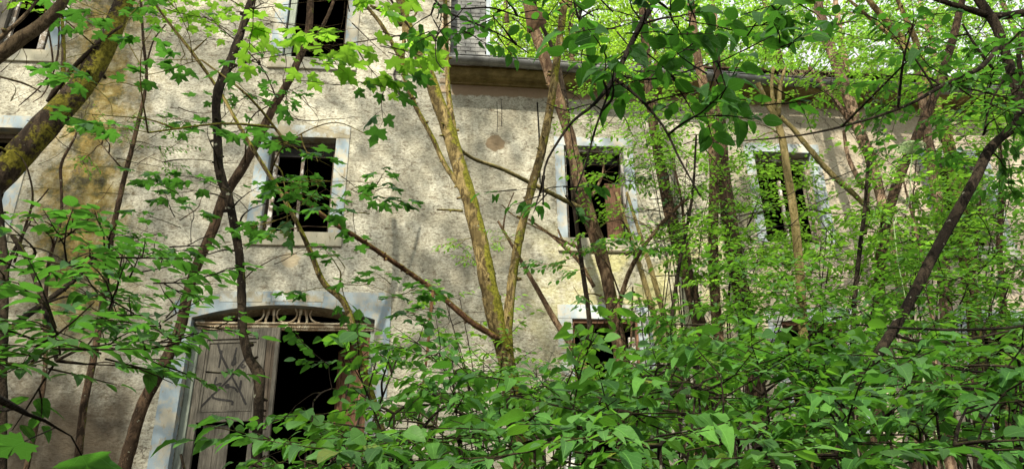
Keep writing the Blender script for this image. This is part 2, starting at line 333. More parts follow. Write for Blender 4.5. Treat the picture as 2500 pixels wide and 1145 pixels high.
def spray(L, tw, base, d, hab, scale=1.0, kr=1.0):
    tpl, size, k, nsub, TL, droop, wob, pet = HAB[hab]; size *= scale; TL *= scale**.5
    d = unit(d)
    def twig(b, d, length, k, r):
        q = [b]; dd = d.copy()
        for i in range(3): dd = unit(dd+np.array([rng.gauss(0, .12), rng.gauss(0, .12), -.05*droop+rng.gauss(0, .06)])); q.append(q[-1]+dd*length/3)
        if tw is not None: tw.tube(q, [r, r*.8, r*.6, r*.35], 3, cap=False)
        q = np.array(q)
        for i in range(k):
            t = .25+.75*(i+1)/k; j = min(2, int(t*3)); p = q[j]+(q[j+1]-q[j])*(t*3-j) if t < 1 else q[3]
            sides = (0,) if i == k-1 else ((-1, 1) if rng.random() < .75 else (rng.choice((-1, 1)),))
            for sd in sides:
                ld = rotz(d, sd*rng.uniform(.7, 1.25)+rng.gauss(0, .2)); ld[2] = ld[2]*.3-abs(rng.gauss(droop, droop*.5)); ld = unit(ld)
                n = unit(UP+np.array([rng.gauss(0, wob), rng.gauss(0, wob), 0])); s = size*rng.triangular(.4, 1.3, .85)
                st = p+ld*pet
                if tw is not None and pet > .03: tw.tube([p, st], [r*.4, r*.35], 3, cap=False)
                L.add(st, ld, n, s)
        return q
    q = twig(base, d, TL, k, .0028*kr)
    for i in range(nsub):
        j = 1 if i < nsub/2 else 2; sd = 1 if i % 2 else -1
        twig(q[j], rotz(d, sd*rng.uniform(.6, 1.1)), TL*rng.uniform(.5, .8), max(2, k-1), .0022*kr)

def grow(tw, L, nodes, targets, hab, scale=1.0, kr=1.0, r0=.006, flat=True, minup=-9):
    """nodes: list of 3-D points already on the plant; each target is tied to its nearest node by a curved branch and carries one spray"""
    N = [np.array(n) for n in nodes]; A = np.array(N); R = [r0*1.6]*len(N)
    T = [np.array(t) for t in targets]
    dist = [np.min(np.linalg.norm(A-t, axis=1)) for t in T]; order = np.argsort(dist)
    for oi in order:
        t = T[oi]; A = np.array(N); dv = t-A; dd = np.linalg.norm(dv, axis=1) + np.clip(-dv[:, 2], 0, None)*.6
        j = int(np.argmin(dd)); a = A[j]; ln = np.linalg.norm(t-a)
        if ln < 1e-3: continue
        dirv = (t-a)/ln; r = max(.0022*kr, min(R[j]*.8, .0035+.006*ln)*kr) if ln > .25 else R[j]*.7
        mid = a+(t-a)*.5+np.array([rng.gauss(0, .06), rng.gauss(0, .06), rng.uniform(0, .12)])*ln
        seg = smoothline([a, mid, t], k=3)
        m = len(seg); tw.tube(seg, [r*(1-.45*i/(m-1)) for i in range(m)], 4 if r < .008 else 6, cap=False)
        for i in range(1, m): N.append(np.array(seg[i])); R.append(r*(1-.45*i/(m-1)))
        out = unit(t-np.array(seg[-3])); out[2] *= .35 if flat else .8
        spray(L, tw, t, unit(out+np.array([rng.gauss(0, .25), rng.gauss(0, .25), 0])), hab, scale, kr)

def ell(cx, cy, rx, ry, n, Y0, Y1):
    out = []
    for _ in range(n):
        a = rng.uniform(0, 2*math.pi); r = math.sqrt(rng.random()); out.append(at(cx+rx*r*math.cos(a), cy+ry*r*math.sin(a), rng.uniform(Y0, Y1)))
    return out
def stem(mb, pts, Y, root=False, n=9, rough=.12, wf=1.0, seed=0):
    """pts: (px, py, width px[, depth]); returns the 3-D centre line"""
    q = []
    for p in pts:
        y = p[3] if len(p) > 3 else Y; w = at(p[0], p[1], y); r = p[2]*wf/2*zdepth(w)/FPX; q.append(np.array([*w, r]))
    if root:
        b = q[-1]; a = q[-2]; d = (b-a)[:3]; g = gz(b[0], b[1]); h = b[2]-g
        if h > .05:
            s_ = max(-.35, min(.35, d[0]/max(.05, -d[2]))) if d[2] < 0 else 0
            q.append(np.array([b[0]+s_*h*.5, b[1], b[2]-h*.5, b[3]*1.1])); x = b[0]+s_*h*.8; q.append(np.array([x, b[1], gz(x, b[1])-.05, b[3]*1.45]))
    rm = sum(p[3] for p in q)/len(q); pl = smoothline(q, step=max(.03, rm*1.1))
    mb.tube([p[:3] for p in pl], [max(.001, p[3]) for p in pl], n, rough, 1.2/max(.02, rm)*.25+4, seed)
    return [p[:3] for p in pl]
def nubs(mb, line, r, n, size):                      # moss tufts and short snags along a stem
    for _ in range(n):
        i = rng.randrange(1, len(line)-1); p = np.array(line[i]); t = unit(np.array(line[i+1])-np.array(line[i-1]))
        d = unit(np.cross(t, np.array([rng.gauss(0, 1), rng.gauss(0, 1), rng.gauss(0, 1)]))); s = size*rng.uniform(.5, 1.4)
        b = p+d*r*.6; mb.tube([b, b+d*(r*.4+s*.5), b+d*(r*.4+s)+t*s*.3], [s*.8, s*.7, s*.2], 5, .3, 30)

# ------------------------------------------------------------------ ground
def ground():
    xs = np.concatenate([np.linspace(-90, -16, 12), np.linspace(-15, 15, 61), np.linspace(16, 90, 12)])
    ys = np.concatenate([np.linspace(-60, -6, 10), np.linspace(-5, 14, 48), np.linspace(16, 90, 14)])
    mb = MB(); mb.v = [(x, y, gz(x, y)) for y in ys for x in xs]; w = len(xs)
    mb.f = [(j*w+i, j*w+i+1, (j+1)*w+i+1, (j+1)*w+i) for j in range(len(ys)-1) for i in range(w-1)]
    tag(mb.build('ground', M['earth'], smooth=True), kind='structure')
ground()

# ------------------------------------------------------------------ the abandoned house (wall face at Y = 10)
WY = 10.0
house = empty('abandoned_house', (0, WY, 1.7), 'long derelict plastered house with empty windows and an arched doorway, behind the trees', 'house')
C1 = (-2.58, -1.64); C2 = (1.74, 2.66); C3 = (4.70, 5.62); C4 = (7.50, 8.42); C5 = (10.4, 11.3); C0 = (-6.96, -6.05); CL = (-10.9, -10)
UZ = (6.02, 7.55); TZ = (8.96, 10.5); LZ = (2.75, 4.82)
DX0, DX1, DSP, DCR = -3.30, -.92, 4.77, 4.96
def wall_grid(name, x0, x1, z0, z1, holes, door=None):
    mb = MB(); xs = sorted({x0, x1}|{h[0] for h in holes}|{h[1] for h in holes}|({door[0], door[1]} if door else set()))
    zs = sorted({z0, z1}|{h[2] for h in holes}|{h[3] for h in holes}|({5.12} if door else set()))
    for i in range(len(xs)-1):
        for j in range(len(zs)-1):
            a, b, c, d = xs[i], xs[i+1], zs[j], zs[j+1]; mx, mz = (a+b)/2, (c+d)/2
            if any(h[0] < mx < h[1] and h[2] < mz < h[3] for h in holes): continue
            if door and door[0] < mx < door[1] and mz < 5.12: continue
            mb.add([(a, WY, c), (b, WY, c), (b, WY, d), (a, WY, d)], [(0, 1, 2, 3)])
    T = .42
    for h in holes:
        a, b, c, d = h
        mb.add([(a, WY, c), (a, WY, d), (a, WY+T, d), (a, WY+T, c)], [(0, 1, 2, 3)]); mb.add([(b, WY, c), (b, WY, d), (b, WY+T, d), (b, WY+T, c)], [(3, 2, 1, 0)])
        mb.add([(a, WY, c), (b, WY, c), (b, WY+T, c), (a, WY+T, c)], [(3, 2, 1, 0)]); mb.add([(a, WY, d), (b, WY, d), (b, WY+T, d), (a, WY+T, d)], [(0, 1, 2, 3)])
    if door:
        n = 16; pr = [arch(i/n) for i in range(n+1)]
        for i in range(n):
            (xa, za), (xb, zb) = pr[i], pr[i+1]
            mb.add([(xa, WY, za), (xb, WY, zb), (xb, WY, 5.12), (xa, WY, 5.12)], [(0, 1, 2, 3)])
            mb.add([(xa, WY, za), (xb, WY, zb), (xb, WY+T, zb), (xa, WY+T, za)], [(3, 2, 1, 0)])
        mb.add([(DX0, WY, z0), (DX0, WY, DSP), (DX0, WY+T, DSP), (DX0, WY+T, z0)], [(0, 1, 2, 3)])
        mb.add([(DX1, WY, z0), (DX1, WY, DSP), (DX1, WY+T, DSP), (DX1, WY+T, z0)], [(3, 2, 1, 0)])
    return mb.build(name, M['plaster'], house)
def arch(t):
    x = DX0+(DX1-DX0)*t; u = 2*t-1; return x, DSP+(DCR-DSP)*(1-u*u)
main_holes = [(C1[0], C1[1], *UZ), (C1[0], C1[1], *TZ), (C0[0], C0[1], *UZ), (C0[0], C0[1], 8.90, 10.5), (CL[0], CL[1], *UZ), (CL[0], CL[1], *TZ)]
wall_grid('wall', -14, -.04, 1.2, 12.2, main_holes, (DX0, DX1))
wing_holes = [(C2[0], C2[1], *UZ), (C3[0], C3[1], *UZ), (C4[0], C4[1], *UZ), (C5[0], C5[1], *UZ), (C2[0], C2[1], *LZ), (C3[0], C3[1], *LZ), (C4[0], C4[1], *LZ), (C5[0], C5[1], *LZ)]
wall_grid('wall', -.04, 15, 1.2, 8.62, wing_holes)
# the shell behind: inner walls, floors and flat lofts keep the rooms dark
def each(name, boxes, mat, par, bevel=0):
    for a, b in boxes: m_ = MB(); m_.box(a, b); m_.build(name, mat, par, bevel=bevel)
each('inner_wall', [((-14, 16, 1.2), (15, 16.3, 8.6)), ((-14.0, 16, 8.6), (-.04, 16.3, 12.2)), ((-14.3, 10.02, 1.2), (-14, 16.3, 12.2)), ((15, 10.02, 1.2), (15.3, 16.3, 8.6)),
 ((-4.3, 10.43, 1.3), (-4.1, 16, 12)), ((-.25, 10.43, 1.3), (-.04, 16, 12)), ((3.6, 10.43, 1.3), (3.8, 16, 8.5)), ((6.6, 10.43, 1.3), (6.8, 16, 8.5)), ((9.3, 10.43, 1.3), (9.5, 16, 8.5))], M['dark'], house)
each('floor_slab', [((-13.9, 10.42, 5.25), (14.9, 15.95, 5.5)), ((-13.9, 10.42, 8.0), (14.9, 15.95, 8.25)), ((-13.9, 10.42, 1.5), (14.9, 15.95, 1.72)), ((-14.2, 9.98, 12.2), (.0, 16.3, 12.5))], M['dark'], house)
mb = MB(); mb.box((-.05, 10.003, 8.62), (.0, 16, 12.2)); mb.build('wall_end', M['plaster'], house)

# roofs
mb = MB(); ry0, rz0 = 9.55, 8.70
for r in range(16):
    y = 9.52+r*.24; z = 8.74+r*.15-.0
    for c in range(52):
        x = .72+c*.28+rng.uniform(-.01, .01); o = rng.uniform(-.012, .012)
        mb.box((x, y+o, z), (x+.27, y+.34, z+.022), Matrix.Rotation(.52, 3, 'X'), Vector((x, y, z)))
mb.add([(0, 9.6, 8.66), (15.2, 9.6, 8.66), (15.2, 13.3, 10.7), (0, 13.3, 10.7), (0, 16.6, 8.66), (15.2, 16.6, 8.66)], [(0, 1, 2, 3), (3, 2, 5, 4)])
mb.build('roof', M['tile'], house)
mb = MB(); mb.add([(-14.4, 9.6, 12.5), (.2, 9.6, 12.5), (.2, 13.2, 15.2), (-14.4, 13.2, 15.2), (-14.4, 16.8, 12.5), (.2, 16.8, 12.5)], [(0, 1, 2, 3), (3, 2, 5, 4), (1, 5, 2), (0, 3, 4)])
mb.build('roof', M['tile'], house)
# cove cornice: a hollow curve swept along the wing
def gslope(x): return -.03*max(0, min(x, 6.5))
mb = MB(); prof = [(10.0, 8.585), (9.955, 8.585), (9.95, 8.60), (9.90, 8.612), (9.82, 8.60), (9.74, 8.605), (9.68, 8.63), (9.65, 8.655), (9.65, 8.70), (10.0, 8.72)]
n = len(prof); xs = [-.02+i*.5 for i in range(31)]
mb.add([(x, y, z+gslope(x)*.5) for x in xs for (y, z) in prof], [(i*n+k, i*n+(k+1) % n, (i+1)*n+(k+1) % n, (i+1)*n+k) for i in range(30) for k in range(n)]+[tuple(range(n))])
mb.build('cornice', M['cove'], house, smooth=False)
# half-round zinc gutter in soldered lengths
mb = MB(); NG = 10; R0 = .095; ox = [-.12+i*.33 for i in range(47)]; V = []
for x in ox:
    zc = 8.735+gslope(x)+.008*math.sin(x*2.3)
    for k in range(NG+1): a = math.pi+math.pi*k/NG; V.append((x, 9.53+R0*math.cos(a), zc+R0*math.sin(a)*1.05))
    for k in range(NG, -1, -1): a = math.pi+math.pi*k/NG; V.append((x, 9.53+(R0-.006)*math.cos(a), zc+(R0-.006)*math.sin(a)*1.05))
w = 2*(NG+1); F = [(i*w+k, (i+1)*w+k, (i+1)*w+(k+1) % w, i*w+(k+1) % w) for i in range(46) for k in range(w)]+[tuple(range(w))]
mb.add(V, F); mb.add([(-.121, 9.53+R0*math.cos(math.pi+math.pi*k/NG), 8.735+R0*math.sin(math.pi+math.pi*k/NG)*1.05) for k in range(NG+1)], [tuple(range(NG+1))])
gut = mb.build('gutter', M['zinc'], house, smooth=True)
mb = MB(); pts = [(x, 9.53-R0, 8.737+gslope(x)+.008*math.sin(x*2.3)) for x in ox]; mb.tube(pts, [.011]*len(pts), 8); mb.build('rolled_edge', M['zinc'], gut, smooth=True)
for x in (.62, 1.18, 3.0, 4.4, 5.9, 7.6, 9.3):
    mb = MB(); zc = 8.735+gslope(x)+.008*math.sin(x*2.3); ar = [(9.53+(R0+.007)*math.cos(math.pi+math.pi*k/10), zc+(R0+.007)*math.sin(math.pi+math.pi*k/10)*1.05) for k in range(11)]
    for k in range(10): (ya, za), (yb, zb) = ar[k], ar[k+1]; mb.add([(x-.018, ya, za), (x+.018, ya, za), (x+.018, yb, zb), (x-.018, yb, zb)], [(0, 1, 2, 3)])
    mb.build('gutter_joint', M['zinc'], gut)

# slate-hung strip above the wing, standing back behind the gutter
mb = MB(); mb.box((.0, 10.30, 8.4), (.60, 12.5, 12.0)); mb.build('slate_hung_wall', M['slate_back'], house)
mb = MB(); z = 8.5; r = 0
while z < 11.2:
    x = .005-(.08 if r % 2 else 0)
    while x < .585:
        a, b = max(.005, x+rng.uniform(0, .006)), min(.59, x+.158); 
        if b-a > .02: dz = rng.uniform(-.006, .006); mb.box((a, 10.272+rng.uniform(0, .004), z+dz), (b, 10.284, z+.105), Matrix.Rotation(-.10, 3, 'X'), Vector((x, 10.284, z+.1)))
        x += .162
    z += .078; r += 1
mb.build('slate', M['slate'], house)
mb = MB(); mb.box((.59, 10.255, 8.4), (.635, 10.31, 12.0)); mb.box((.635, 10.262, 8.4), (.65, 10.6, 12.0)); mb.build('corner_board', M['board'], house, bevel=.004)
mb = MB()
for i in range(14):
    z = 8.42+i*.16+rng.uniform(-.02, .02); w = rng.uniform(.05, .16); mb = MB(); mb.box((-.045-w, 9.988-rng.uniform(0, .008), z), (-.028, 10.1, z+rng.uniform(.09, .15))); mb.build('corner_stone', M['stone'], house, bevel=.012)

# windows: painted surround > sill, frame, sash
def surround(x0, x1, z0, z1, mat, w=.19, lint=None, sill=True, p=.018):
    mb = MB(); y0, y1 = WY-p, WY+.42-.01; e = .004
    mb.box((x0-w-.004, y0-.004, z1-e), (x1+w+.004, WY+.10, z1+w+.01)); s_ = mb.build('window', lint or mat, house, bevel=.006)
    each('jamb', [((x0-w, y0, z0), (x0+e, WY+.10, z1-e)), ((x1-e, y0, z0), (x1+w, WY+.10, z1-e))], mat, s_, .006)
    mb = MB(); mb.box((x0-w-.01, y0-.022, z0-.21), (x1+w+.01, WY+.12, z0+e)); mb.build('sill', M['sill'], s_, bevel=.012)
    return s_
def frame(par, x0, x1, z0, z1, mat, y=WY+.16, t=.055, d=.07):
    mb = MB(); mb.box((x0+.004, y, z0+.005), (x0+t, y+d, z1-.004)); mb.box((x1-t, y, z0+.005), (x1-.004, y+d, z1-.004))
    mb.box((x0+t, y+.002, z1-t-.02), (x1-t, y+d-.002, z1-.004)); mb.box((x0+t, y+.002, z0+.005), (x1-t, y+d-.002, z0+.035)); return mb.build('frame', mat, par, bevel=.004)
w1 = surround(*C1, *UZ, M['paint'], lint=M['paint_o']); frame(w1, *C1, *UZ, M['wood_d'], t=.05)
X0, X1 = C1; each('sash', [((X0+.055, WY+.10, UZ[0]+.01), (X0+.115, WY+.15, UZ[1]-.20)), ((X0+.43, WY+.17, UZ[0]+.01), (X0+.475, WY+.21, UZ[1]-.16))], M['wood_w'], w1, .004)
mb = MB(); mb.tube([(X0+.10, WY+.14, 6.98), (X0+.27, WY+.16, 6.93), (X0+.44, WY+.18, 6.87)], [.014, .012, .013], 4, .2, 20); mb.build('glazing_bar', M['wood_w'], w1)
mb = MB(); mb.box((X0+.06, WY+.2, UZ[1]-.22), (X1-.06, WY+.26, UZ[1]-.06)); mb.build('transom', M['slate_back'], w1)
w2 = surround(*C1, *TZ, M['paint']); frame(w2, *C1, *TZ, M['wood_d'], t=.05)
mb = MB(); mb.box((X0+.02, WY+.04, TZ[0]+.01), (X0+.12, WY+.10, 10.4)); mb.build('sash', M['wood_g'], w2, bevel=.004)
w3 = surround(*C0, 8.90, 10.5, M['paint']); frame(w3, *C0, 8.90, 10.5, M['wood_d'], t=.05)
X0, X1 = C0; each('sash', [((X0+.20, WY+.12, 8.91), (X0+.27, WY+.17, 10.4)), ((X1-.21, WY+.12, 8.91), (X1-.12, WY+.17, 10.4)), ((X0+.27, WY+.122, 8.91), (X0+.46, WY+.165, 9.03))], M['wood_w'], w3, .004)
mb = MB(); mb.box((X0+.01, WY+.03, 8.91), (X0+.20, WY+.09, 10.45)); mb.build('shutter', M['wood'], w3, bevel=.004)
w4 = surround(*C0, *UZ, M['paint']); frame(w4, *C0, *UZ, M['wood_d'])
for c in (CL,):
    for zz in (UZ, TZ): q = surround(*c, *zz, M['paint']); frame(q, *c, *zz, M['wood_d'])
w5 = surround(*C2, *UZ, M['paint_w'], w=.14); frame(w5, *C2, *UZ, M['wood_w'], t=.04, y=WY+.06)
mb = MB(); X0, X1 = C2; mb.box((X0+.05, WY+.2, UZ[1]-.20), (X1-.05, WY+.26, UZ[1]-.04)); mb.build('transom', M['slate_back'], w5)
mb = MB(); mb.box((X1-.30, WY+.14, UZ[0]+.02), (X1-.06, WY+.18, 7.0)); mb.build('shutter', M['wood_r'], w5, bevel=.004)
w6 = surround(*C3, *UZ, M['paint_w'], w=.14); frame(w6, *C3, *UZ, M['wood_w'], t=.05)
mb = MB(); X0, X1 = C3; mb.box((X0+.40, WY+.17, UZ[0]+.01), (X0+.445, WY+.21, UZ[1]-.4)); mb.build('sash', M['wood_w'], w6)
w7 = surround(*C4, *UZ, M['paint'], w=.14); frame(w7, *C4, *UZ, M['wood_w'], t=.05)
w8 = surround(*C5, *UZ, M['paint_w'], w=.14); frame(w8, *C5, *UZ, M['wood_w'], t=.05)
for c in (C2, C3, C4, C5):
    q = surround(*c, *LZ, M['paint_w']); frame(q, *c, *LZ, M['wood_r'], t=.03, y=WY+.02)
    if c is C2:
        mb = MB(); mb.box((c[1]-.12, WY+.12, 3.4), (c[1]-.03, WY+.16, 4.6)); mb.build('sash', M['wood_w'], q)
        mb = MB(); mb.box((c[0]-.205, WY-.021, 3.55), (c[0]-.03, WY-.0185, 4.50)); mb.build('bare_patch', M['paint_o'], q)

# arched doorway
mb = MB(); n = 20; top = 5.15; y0, y1 = WY-.02, WY+.12; p = []
for i in range(n+1): x, z = arch(i/n); p.append((x, z-.003))
for i in range(n):
    (xa, za), (xb, zb) = p[i], p[i+1]; ta = top-.10*((i/n*2-1)**2) if i < n/2 else top; tb = top-.10*(((i+1)/n*2-1)**2) if i+1 <= n/2 else top
    mb.add([(xa, y0, za), (xb, y0, zb), (xb, y0, tb), (xa, y0, ta), (xa, y1, za), (xb, y1, zb)], [(0, 1, 2, 3), (1, 0, 4, 5)])
mb.add([(DX0, y0, top-.1), (DX0, y1, top-.1), (DX1, y1, top), (DX1, y0, top)], [(0, 1, 2, 3)])
mb.box((DX1-.004, y0+.001, 1.5), (DX1+.2, y1, top-.001)); mb.box((DX0-.24, y0+.001, 1.5), (DX0+.004, y1, DSP+.23))
ds = mb.build('door_surround', M['paint'], house)
each('keystone', [((xa, WY-.026, za), (xb, WY+.01, zb)) for (xa, xb, za, zb) in ((-2.98, -2.42, 4.985, 5.14), (-2.30, -1.62, 5.0, 5.16), (-2.38, -2.31, 4.975, 5.06))], M['paint_o'], ds, .01)
# frame and transom with dentils and three rings
each('door_frame', [((DX0+.006, WY+.14, 1.55), (DX0+.10, WY+.24, 4.80)), ((DX1-.07, WY+.14, 1.55), (DX1-.006, WY+.24, 4.80))], M['wood_g'], house, .006)
mb = MB(); ty = WY+.10; mb.box((DX0+.03, ty, 4.690), (DX1-.01, ty+.09, 4.722)); mb.box((DX0+.02, ty-.025, 4.722), (DX1-.01, ty+.08, 4.745)); mb.box((DX0+.05, ty+.03, 4.655), (DX1-.01, ty+.08, 4.690))
tr = mb.build('transom', M['cream'], house, bevel=.004)
mb = MB(); x = DX0+.06
while x < DX1-.04: mb.tube([(x, ty-.006, 4.679), (x+.017, ty-.006, 4.679)], [.0095, .0095], 6); x += .0305
mb.build('bead_moulding', M['cream'], tr)
cxr = -2.11
def ringarc(cx, a0, a1, sx=.135, cz=4.875, rz=.118):
    pts = [(cx+sx*math.cos(a0+(a1-a0)*i/20), ty+.03, cz+rz*math.sin(a0+(a1-a0)*i/20)) for i in range(21)]
    m_ = MB(); m_.tube(pts, [.0125]*21, 6); return m_
rm_ = ringarc(cxr, math.radians(62), math.radians(478)); rm_.build('ring', M['cream'], tr, smooth=True)
ringarc(cxr-.44, math.radians(-95), math.radians(60)).build('ring', M['cream'], tr, smooth=True); ringarc(cxr+.44, math.radians(120), math.radians(275)).build('ring', M['cream'], tr, smooth=True)
for dx in (-.27, -.165, .165, .27):
    mb = MB(); mb.tube([(cxr+dx+(.02 if dx > 0 else -.02)*0, ty+.03, 4.74), (cxr+dx, ty+.03, 4.80), (cxr+dx*(.86 if abs(dx) > .2 else 1.12), ty+.03, 4.965)], [.017, .014, .02], 4); mb.build('bar', M['cream'], tr)
# left leaf, sagging a little outwards
def leaf_part(name, boxes, mat, par, rot, piv, bevel=.005):
    mb = MB()
    for a, b in boxes: mb.box(a, b, rot, piv)
    return mb.build(name, mat, par, bevel=bevel)
rot = Matrix.Rotation(math.radians(-7), 3, 'Z') @ Matrix.Rotation(math.radians(-.6), 3, 'Y'); piv = Vector((DX0+.10, WY+.2, 3.0)); a0, a1 = DX0+.10, -2.13; yy = WY+.17
L_ = leaf_part('door_leaf', [((a0, yy, 1.6), (a0+.11, yy+.05, 4.66)), ((a0+.80, yy, 1.6), (a0+.90, yy+.05, 4.66)), ((a1-.05, yy, 1.6), (a1, yy+.05, 4.66)), ((a0+.11, yy+.001, 4.52), (a1-.05, yy+.049, 4.655)), ((a0+.11, yy+.001, 3.44), (a0+.80, yy+.049, 3.56)),
                      ((a0+.90, yy+.001, 3.34), (a1-.05, yy+.049, 3.44)), ((a0+.11, yy+.001, 1.6), (a1-.05, yy+.049, 1.8))], M['wood'], house, rot, piv)
leaf_part('panel', [((a0+.11, yy+.022, 3.56), (a0+.80, yy+.04, 4.52))], M['wood'], L_, rot, piv, .003)
leaf_part('panel_moulding', [((a0+.115, yy+.006, 3.565), (a0+.145, yy+.021, 4.50)), ((a0+.765, yy+.006, 3.565), (a0+.795, yy+.021, 4.50)), ((a0+.145, yy+.007, 3.565), (a0+.765, yy+.021, 3.59)), ((a0+.145, yy+.007, 4.47), (a0+.765, yy+.021, 4.50))], M['wood'], L_, rot, piv, .004)
leaf_part('panel', [((a0+.90, yy+.022, 3.44), (a1-.05, yy+.04, 4.52)), ((a0+.94, yy+.012, 3.50), (a1-.09, yy+.021, 4.46))], M['wood_d'], L_, rot, piv, .003)
leaf_part('panel', [((a0+.90, yy+.022, 1.8), (a1-.05, yy+.04, 3.34)), ((a0+.93, yy+.012, 1.9), (a1-.08, yy+.021, 3.28))], M['wood'], L_, rot, piv, .003)
leaf_part('loose_board', [((a0+.17, yy+.09, 1.6), (a0+.33, yy+.11, 3.42)), ((a0+.335, yy+.085, 1.6), (a0+.52, yy+.105, 3.41))], M['wood'], L_, rot, piv, .003)
def dpt(px, py):                                      # a spot on the panel as fractions of its photographed quadrilateral
    u = (px-300)/(640-300); v = (py-340)/(775-340); u += .08*(1-v)-.08*(.5-v)*0 - .06
    return Vector((a0+.13+.66*u, yy+.019, 4.50-.93*v))
strokes = [[(352, 350), (395, 430), (490, 560), (560, 650), (620, 735)], [(300, 770), (370, 690), (450, 610), (500, 550), (545, 480), (585, 430)], [(392, 400), (394, 505)], [(490, 385), (488, 440), (480, 490), (500, 485), (493, 445)], [(390, 565), (388, 610), (425, 605), (420, 620)],
           [(560, 590), (563, 650)], [(460, 622), (478, 612), (485, 630), (462, 628)], [(470, 625), (520, 632), (552, 660)], [(380, 670), (400, 692), (470, 705), (525, 715), (528, 735)], [(555, 490), (545, 505), (560, 512), (572, 500)]]
mb = MB()
for st in strokes:
    q = [dpt(*p) for p in st]; q = [Vector(p) for p in smoothline([tuple(p) for p in q], k=5)]; hw = .0125
    for i in range(len(q)-1):
        t = (q[i+1]-q[i]).normalized(); nrm = Vector((t.z, 0, -t.x))*hw*rng.uniform(.8, 1.2); ee = t*.004
        v = [q[i]-nrm-ee, q[i]+nrm-ee, q[i+1]+nrm+ee, q[i+1]-nrm+ee]; v = [rot @ (p+Vector((0, -.0012-.00003*i, 0))-piv)+piv for p in v]; mb.add(v, [(0, 1, 2, 3)])
mb.build('graffiti', M['graffiti'], L_)
# right leaf, folded back into the passage
rot2 = Matrix.Rotation(math.radians(-62), 3, 'Z'); piv2 = Vector((DX1-.08, WY+.2, 3)); b1, b0 = DX1-.08, DX1-1.15
R_ = leaf_part('door_leaf', [((b0, yy, 1.6), (b0+.13, yy+.05, 4.64)), ((b1-.12, yy, 1.6), (b1, yy+.05, 4.64)), ((b0+.13, yy+.001, 4.5), (b1-.12, yy+.049, 4.635)), ((b0+.13, yy+.001, 3.45), (b1-.12, yy+.049, 3.58)), ((b0+.13, yy+.001, 2.7), (b1-.12, yy+.049, 2.82)), ((b0+.13, yy+.001, 1.6), (b1-.12, yy+.049, 1.8))], M['wood_r'], house, rot2, piv2)
for za, zb in ((1.8, 2.7), (2.82, 3.45), (3.58, 4.5)):
    leaf_part('panel', [((b0+.13, yy+.02, za), (b1-.12, yy+.035, zb)), ((b0+.18, yy+.008, za+.05), (b1-.17, yy+.019, zb-.05))], M['wood_r'], R_, rot2, piv2, .006)
# iron wall anchor in the form of a figure
mb = MB(); pts = []
for a in range(-210, 80, 12): t = math.radians(a); pts.append((-.715+.105*math.cos(-t+math.pi*.0)*-1, WY-.03, 8.72+.125*math.sin(t)*-1))
pts = [(-.80+.0, WY-.03, 8.80)]
ring1 = [(-.755+.10*math.cos(math.radians(a)), WY-.03, 8.71+.13*math.sin(math.radians(a))) for a in range(20, 300, 14)]
ring2 = [(-.700+.085*math.cos(math.radians(a)), WY-.03, 8.445+.115*math.sin(math.radians(a))) for a in range(110, 400, 14)]
mb.tube(ring1+ring2, [.008]+[.016]*(len(ring1)+len(ring2)-2)+[.006], 6); mb.tube([(-.73, WY-.028, 8.58), (-.73, WY+.1, 8.58)], [.012, .012], 6)
mb.build('wall_anchor', M['iron'], house, smooth=True)
# drain cracks and small holes
mb = MB()
for cx, z0, z1 in ((.80, 7.85, 8.36), (.735, 7.75, 8.3)): mb = MB(); mb.tube([(cx, WY-.001, z0), (cx+.01, WY-.001, (z0+z1)/2), (cx, WY-.001, z1)], [.004]*3, 4); mb.build('crack', M['dark'], house)
mb = MB(); mb.tube([(1.36, WY-.02, 6.9), (1.37, WY-.02, 7.7), (1.36, WY-.02, 8.3)], [.010]*3, 6); mb.build('cable', M['dark'], house)

# what grows and lies on the wing roof
def tuft(name, c, n, h, mat, label, cat):
    mb = MB()
    for _ in range(n):
        x = c[0]+rng.gauss(0, .18); d = np.array([rng.gauss(0, .5), rng.gauss(-.3, .4), rng.uniform(.3, 1.0)]); p = np.array([x, c[1]+rng.gauss(0, .03), c[2]]); q = p+unit(d)*h*rng.uniform(.5, 1); q2 = q+np.array([d[0]*.1, -.05, -h*.6])
        mb.tube([p, q, q2], [.004, .003, .001], 3, cap=False)
    return tag(mb.build(name, mat), label, cat)
t_ = at(1950, 196, 9.5); tuft('dry_grass_tuft', t_, 90, .16, M['straw'], 'pale dry grass tuft hanging over the roof edge above the middle wing window', 'grass tuft')
mb = MB()
for _ in range(90):
    x = 6.9+rng.gauss(0, .33); y = 9.58+abs(rng.gauss(0, .14)); z = 8.62+gslope(x)+.12+abs(rng.gauss(0, .06)); s = rng.uniform(.02, .06)
    mb.box((x-s, y-s*.5, z-s*.6), (x+s, y+s*.5, z+s*.3), Matrix.Rotation(rng.uniform(-.9, .9), 3, rng.choice('XYZ')), Vector((x, y, z)))
tag(mb.build('tile_rubble', M['tile'], bevel=.004), 'heap of broken reddish tile rubble on the roof edge at the right', 'rubble', kind='stuff')
mb = MB()
for _ in range(260):
    x = rng.uniform(.7, 14); y = 9.55+abs(rng.gauss(0, .06)); z = 8.745+gslope(x)+rng.uniform(-.01, .02); s = rng.uniform(.02, .06)
    mb.tube([(x-s, y, z), (x, y-.01, z+s*.5), (x+s, y, z)], [s*.2, s*.55, s*.2], 5, .4, 30)
tag(mb.build('roof_moss', M['moss']), 'moss cushions along the roof edge above the gutter', 'moss', kind='stuff')
